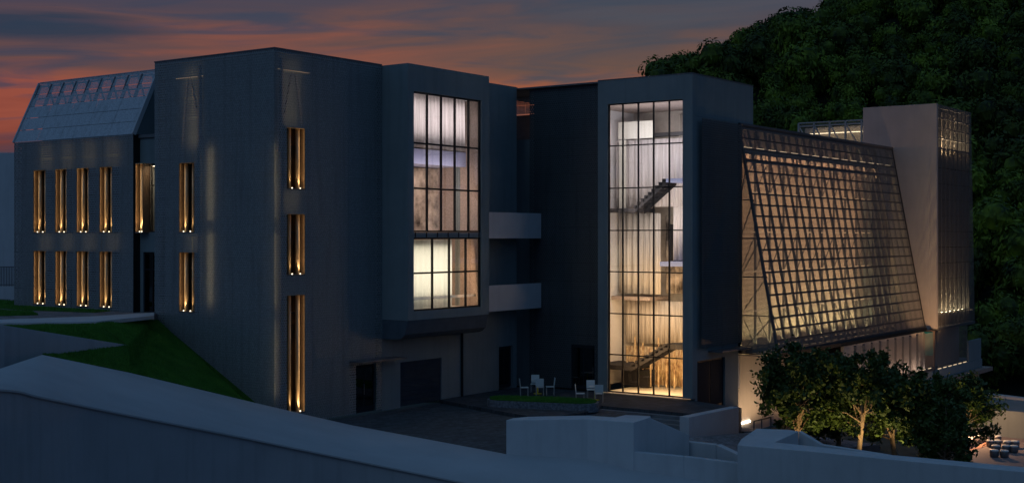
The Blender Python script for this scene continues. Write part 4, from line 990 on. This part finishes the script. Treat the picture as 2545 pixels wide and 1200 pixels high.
wall_thing('parapet_wall', 'thick pale parapet wall in front of the stone steps', [('wall_body', m1), ('sloped_end', m2_)], front[1])
zt2 = .6
f2 = [A(1833, 1105, zt2), A(2020, 1121, zt2), A(2200, 1139, zt2), A(2560, 1173, zt2), A(2700, 1188, zt2)]
b2 = [A(2700, 1176, zt2), A(2560, 1161, zt2), A(2200, 1128, zt2), A(2040, 1110, zt2), A(1925, 1098, zt2), A(1985, 1071, zt2), A(1960, 1067, zt2), A(1880, 1064, zt2), A(1842, 1090, zt2)]
m1 = MB().prism(f2 + b2, ZB)
def thickwall(pts, th, zb):
    mb = MB()
    for a, b in zip(pts, pts[1:]):
        d_ = (b - a).normalized(); nrm = Vector((-d_.y, d_.x, 0)).normalized() * th
        if nrm.dot(Vector((CA, SA, 0))) < 0: nrm = -nrm
        mb.hexa([(a.x, a.y, zb), (b.x, b.y, zb), (b.x + nrm.x, b.y + nrm.y, zb), (a.x + nrm.x, a.y + nrm.y, zb), a, b, b + nrm, a + nrm])
    return mb
arm = [at(1985, 1071, Y=53.2), at(2040, 1104, Y=52.6), at(2210, 1131, Y=51.0)]
m2_ = thickwall(arm, .25, ZB)
wall_thing('boundary_wall', 'thick blue-white boundary wall in the right foreground before the trees', [('wall_body', m1), ('sloped_arm', m2_)], f2[0])
w3 = [at(1700, 1096, Y=54.6), at(1780, 1104, Y=54.2), at(1845, 1135, Y=53.0)]
wall_thing('low_wall', 'low tapering wall between the parapet wall and the boundary wall', [('wall_body', thickwall(w3, .3, ZB))], w3[0])
kb = [at(1570, 1122, Y=50.8), at(1700, 1134, Y=50.6), at(1845, 1151, Y=50.2)]
wall_thing('kerb_wall', 'long low kerb wall along the road in front of the parapet', [('wall_body', thickwall(kb, .32, -1.6))], kb[0])
rw0, rw1 = Vector((52.6, 28.3, .28)), Vector((58.1, 28.3, .28))
mb = MB().prism([(53.1, 28.3, .22), (58.3, 28.3, .14), (58.3, 28.78, .14), (53.1, 28.78, .22)], -2.5)
wall_thing('ramp_wall', 'square-edged pale wall beside the ramp right of the steps', [('wall_body', mb)], (55, 28.5, -.6), m='plaster_pale')
tw = [at(-60, 798, Y=46.3), at(11, 808, Y=47.0), at(318, 857, Y=54.0)]
mb = thickwall(tw, .22, 3.0)
wall_thing('garden_wall', 'dark low garden wall sinking into the grass bank at far left', [('wall_body', mb)], tw[1], m='wallface')
# far-left building and fence
fb = thing('neighbour_building', 'plain blue-grey building at the far left edge behind the wing', 'building', (40, 78, 4.8))
q0 = at(-120, 380, Y=92); q1 = at(60, 380, Y=92)
MB().prism([q0, q1, q1 + Vector((6, 6, 0)), q0 + Vector((6, 6, 0))], 4).build('wall', M_['plaster_pale'], fb)
ff = thing('metal_fence', 'thin metal railing fence at the far left beyond the wing', 'fence', (38, 70, 4.8))
a, b = at(-60, 663, Y=80), at(40, 663, Y=80)
for z in (0, -1.1): MB().bar(a + Vector((0, 0, z)), b + Vector((0, 0, z)), .05).build('rail', M_['steel'], ff)
for i in range(26): p = a.lerp(b, i / 25); MB().bar(p, p - Vector((0, 0, 1.2)), .03).build('bar', M_['steel'], ff)
# far-right retaining wall
fr_ = thing('terrace_wall', 'long pale terrace wall at the far right below the forest', 'retaining wall', (88, 14, -2.6))
tw_ = [at(2395, 1013, Y=84), at(2700, 1036, Y=79), at(2700, 1018, Y=84), at(2395, 974, Y=92)]
for p_ in tw_: p_.z = -2.5
MB().prism(tw_, ZB).build('wall_body', M_['plaster'], fr_)
MB().prism([p_ + Vector((0, 0, .16)) for p_ in (tw_[0].lerp(tw_[3], .88), tw_[1].lerp(tw_[2], .88), tw_[2], tw_[3])], -2.6).build('coping', M_['concrete'], fr_)
# handrail by the warm wall
hd = thing('stair_handrail', 'grey metal handrail at the foot of the lit beige wall', 'handrail', at(1876, 1075, Y=60))
p = [at(1874, 1074, Y=60), at(1874, 1046, Y=60), at(1916, 1036, Y=62), at(1916, 1066, Y=62), at(1893, 1042, Y=61), at(1893, 1072, Y=61)]
MB().bar(p[1], p[2], .05).build('rail', M_['steel'], hd)
for i, j in ((0, 1), (2, 3), (4, 5)): MB().bar(p[i] - Vector((0, 0, .0 if i != 2 else 0)), p[j], .05).build('post', M_['steel'], hd)

# ================================================================== CHAIRS AND TABLES
def make_chair():
    t = thing('cafe_chair', '', 'chair', (0, 0, 0))
    MB().box(-.22, .22, -.22, .22, .43, .465).build('seat', M_['chair'], t, bevel=.012)
    MB().hexa([(-.22, .20, .50), (.22, .20, .50), (.22, .225, .50), (-.22, .225, .50), (-.22, .25, .92), (.22, .25, .92), (.22, .275, .92), (-.22, .275, .92)]).build('backrest', M_['chair'], t, bevel=.01)
    for x in (-.19, .19):
        MB().bar((x, -.19, 0), (x, -.19, .43), .028).build('leg', M_['steel_pale'], t)
        MB().bar((x, .20, 0), (x, .215, .55), .028).build('leg', M_['steel_pale'], t)
    return t
def copy_thing(src):
    o = src.copy(); S.collection.objects.link(o)
    for ch in list(src.children):
        c_ = ch.copy(); S.collection.objects.link(c_); c_.parent = o
    return o
def toward_cam(): return math.atan2(-SA, -CA)
ch0 = make_chair(); used = False
face = math.atan2(SA, CA)   # direction away from the camera
spots = [(1303, 975, -90, 'white chair at left of the left table, seen from the side'), (1329, 966, 180, 'white chair behind the left table facing the camera side'),
         (1342, 974, 0, 'white chair before the left table with its back turned'), (1367, 973, 90, 'white chair at right of the left table, seen from the side'),
         (1442, 991, -90, 'white chair at left of the right table, seen from the side'), (1469, 981, 180, 'white chair behind the right table nearer the tower glazing'),
         (1489, 991, 0, 'white chair before the right table with its back turned')]
for x, y, rz, lab in spots:
    c_ = ch0 if not used else copy_thing(ch0); used = True
    p = at(x, y + 8, z=.09); c_.location = p
    # rz = 0: backrest towards the camera
    ang = {0: face + pi/2, 180: face - pi/2, -90: face, 90: face + pi}[rz] + R(random.uniform(-8, 8))
    c_.rotation_euler = (0, 0, ang); c_['label'] = lab; c_['group'] = 'white cafe chairs on the podium'
def make_table():
    t = thing('cafe_table', '', 'table', (0, 0, 0))
    mb = MB(); mb.tube([(0, 0, .70), (0, 0, .73)], .34, 20); mb.build('table_top', M_['chair'], t)
    MB().tube([(0, 0, .02), (0, 0, .70)], .035, 8).build('leg', M_['table_leg'], t)
    MB().tube([(0, 0, 0), (0, 0, .03)], .22, 14).build('base', M_['table_leg'], t)
    return t
t0 = make_table(); t1 = copy_thing(t0)
for t, (x, y), lab in ((t0, (1336, 978), 'small round table with yellow leg among the four left chairs'), (t1, (1479, 994), 'small round table with yellow leg among the three right chairs')):
    t.location = at(x, y, z=.09); t['label'] = lab; t['group'] = 'yellow-legged cafe tables'

# ================================================================== GARDEN TREES
def leafy(seed, H, Rx, Rz, n, leaf=.115):
    rnd = random.Random(seed); trunk = MB(); lim = MB(); lv = MB()
    pts = [Vector((0, 0, 0))]; 
    for k in range(1, 9): pts.append(Vector((.16 * sin(k * 1.1 + seed) , .12 * cos(k * .9 + seed), H * .55 * k / 8)))
    pts[0] = Vector((pts[1].x, pts[1].y, 0))
    trunk.tube(pts, [.15 - .010 * k for k in range(9)], 9)
    tips = []
    for k in range(16):
        b = pts[rnd.randint(4, 8)]; t = rnd.uniform(0, 2 * pi); el = rnd.uniform(-.05, 1.2)
        L_ = rnd.uniform(.55, 1.0)
        e = b + Vector((cos(t) * cos(el) * Rx * L_, sin(t) * cos(el) * Rx * L_, sin(el) * (H - b.z) * L_))
        m_ = b.lerp(e, .5) + Vector((rnd.gauss(0, .12), rnd.gauss(0, .12), .15))
        lim.tube([b, m_, e], [.05, .03, .012], 6); tips += [e, b.lerp(e, .75), m_.lerp(e, .3)]
        for _ in range(3):
            e2 = m_.lerp(e, rnd.random()) + Vector((rnd.gauss(0, .4), rnd.gauss(0, .4), rnd.gauss(.05, .35))); lim.tube([m_.lerp(e, .4), e2], [.018, .006], 4); tips.append(e2)
    cz = H - Rz
    cl = []
    for _ in range(60):
        d = Vector((rnd.gauss(0, 1), rnd.gauss(0, 1), rnd.gauss(0, 1))).normalized() * rnd.uniform(.25, 1) ** .5
        cl.append((Vector((d.x * Rx, d.y * Rx, cz + d.z * Rz)), rnd.uniform(.16, .42)))
    cl += [(t, rnd.uniform(.25, .42)) for t in tips]
    for _ in range(n):
        c_, r = rnd.choice(cl)
        if abs(-c_.x * SA * -1 - c_.y * CA) < .45 and c_.x * CA + c_.y * SA < .2 and c_.z < H * .62: continue
        p = c_ + Vector((rnd.gauss(0, .5), rnd.gauss(0, .5), rnd.gauss(0, .45))) * r
        nn = Vector((rnd.gauss(0, 1), rnd.gauss(0, 1), rnd.gauss(.4, 1))).normalized(); u = nn.cross(Vector((rnd.gauss(0,1), rnd.gauss(0,1), rnd.gauss(0,1)))).normalized(); v = nn.cross(u)
        s = leaf * rnd.uniform(.6, 1.35)
        lv.add([p - u * s, p - v * s * .5, p + u * s, p + v * s * .5], [(0, 1, 2, 3)])
    return trunk, lim, lv
def tree(label, px, Y, ztop, Rx, zc_low, seed, n=9000, zb=-2.6):
    p = at(px, 0, Y=Y); p.z = zb; H = ztop - zb; Rz = (ztop - zc_low) / 2
    t = thing('garden_tree', label, 'tree', p, 'garden trees before the lit hall')
    tr, li, lv = leafy(seed, H, Rx, Rz, n)
    for mb, nm, m in ((tr, 'trunk', 'bark'), (li, 'limbs', 'bark'), (lv, 'crown', 'leaf')):
        o = bpy.data.objects.new(nm, mb.mesh(nm, M_[m], nm != 'crown')); S.collection.objects.link(o); o.parent = t
    return p
zz = lambda y, Y: CAMZ - (y - HY) * Y / F
tr_ = [('tallest garden tree, with lit curved trunk, nearest the beige wall', 1985, 61.0, 838, 1080, 2.15, 21),
       ('second garden tree from the left, with a bright bent trunk', 2140, 60.0, 858, 1085, 2.0, 22),
       ('third garden tree, darker and slender, right of the bent trunk', 2290, 59.0, 915, 1115, 1.7, 23),
       ('right garden tree lit yellow-green from below beside the plaza', 2395, 64.0, 930, 1115, 1.4, 24),
       ('narrow garden tree between the bent trunk and the slender dark tree', 2222, 61.5, 890, 1105, 1.25, 27),
       ('dense rear garden tree filling the gap between the first two trunks', 2080, 64.0, 885, 1095, 1.6, 25),
       ('small dark bush-like tree above the end of the wall cap', 2345, 57.5, 1010, 1150, 1.2, 26)]
for lab, px, Y, yt, yb, Rx, sd in tr_:
    p = tree(lab, px, Y, zz(yt, Y), Rx, zz(yb, Y), sd, n=17000 if Rx > 1.5 else 7000)
for px, Y, e in ((2022, 60.0, 60), (2165, 59.0, 60), (2215, 60, 60), (2300, 61, 40), (2425, 62.0, 70), (1985, 62.5, 40)):
    p = at(px, 0, Y=Y - 1.3); p.z = -2.5
    s = thing('ground_spotlight', f'small ground spotlight {dict({2022: "left of the second", 2165: "beneath the bent", 2215: "right of the bent", 2300: "behind the slender", 2425: "under the plaza-side", 1985: "beside the tallest"})[px]} tree trunk in the garden', 'spotlight', p, 'ground spotlights under the trees')
    mb = MB(); mb.tube([p, p + Vector((0, 0, .12))], .08, 10); mb.build('housing', M_['steel'], s)
    mb = MB(); mb.tube([p + Vector((0, 0, .121)), p + Vector((0, 0, .13))], .06, 10); mb.build('lens', M_['bulb'], s)
    lamp('SPOT', p + Vector((0, 0, .2)), e * 4.6, (1, .78, .34), .06, rot=(-Vector((CA * .45, SA * .45, 1))).to_track_quat('Z', 'Y').to_euler(), parent=s, spot=95, name='spot_light')
# lit plaza with stools
st0 = None
stools = [(2455, 1092), (2478, 1092), (2503, 1106), (2523, 1106), (2478, 1104), (2475, 1117), (2500, 1117), (2520, 1118), (2471, 1129), (2496, 1130), (2462, 1104), (2450, 1080), (2437, 1080)]
ords = ['farthest left', 'far second', 'mid row third', 'mid row rightmost', 'mid row second', 'third row left', 'third row middle', 'third row right', 'nearest left', 'nearest right', 'mid row leftmost', 'rearmost right', 'rearmost left']
for k, (x, y) in enumerate(stools):
    p = at(x, y + 6, z=-4.18)
    t = thing('stool', f'white round plaza stool, {ords[k]} of the cluster', 'stool', p, 'white stools on the lit plaza')
    mb = MB(); mb.tube([(0, 0, 0), (0, 0, .06), (0, 0, .30), (0, 0, .36)], [.20, .24, .26, .24], 14)
    o = bpy.data.objects.new('body', mb.mesh('body', M_['steel'], True)); S.collection.objects.link(o); o.parent = t
    mb = MB(); mb.tube([(0, 0, .361), (0, 0, .40), (0, 0, .43)], [.25, .25, .22], 14)
    o = bpy.data.objects.new('cushion', mb.mesh('cushion', M_['chair'], True)); S.collection.objects.link(o); o.parent = t
structure('plaza_strip', MB().prism([at(2385, 1118, z=-4.16), at(2450, 1098, z=-4.16), at(2456, 1104, z=-4.16), at(2402, 1127, z=-4.16)], -4.179), M_['plaza_red'])
bn = thing('plaza_bench', 'long white bench on the lit plaza beside the right tree', 'bench', at(2400, 1115, z=-4.18))
a, b = at(2398, 1112, z=-4.18), at(2446, 1092, z=-4.18); up = Vector((0, 0, .42))
MB().bar(a + up, b + up, .5, .06).build('seat', M_['chair'], bn)
for t in (.08, .92): q = a.lerp(b, t); MB().bar(q, q + up - Vector((0, 0, .03)), .4, .08).build('leg', M_['concrete'], bn)
lp_ = at(2395, 1100, z=-4.18)
pf = thing('plaza_lamp', 'low warm floodlight at the plaza edge beside the right tree', 'lamp', lp_)
MB().box(lp_.x - .1, lp_.x + .1, lp_.y - .1, lp_.y + .1, -4.18, -3.5).build('post', M_['steel'], pf)
MB().box(lp_.x - .12, lp_.x + .12, lp_.y - .12, lp_.y + .12, -3.49, -3.35).build('lamp_head', M_['bulb'], pf)
lamp('POINT', lp_ + Vector((.25, -.35, 1.9)), 480, (1, .54, .26), .08, parent=pf, name='plaza_light')
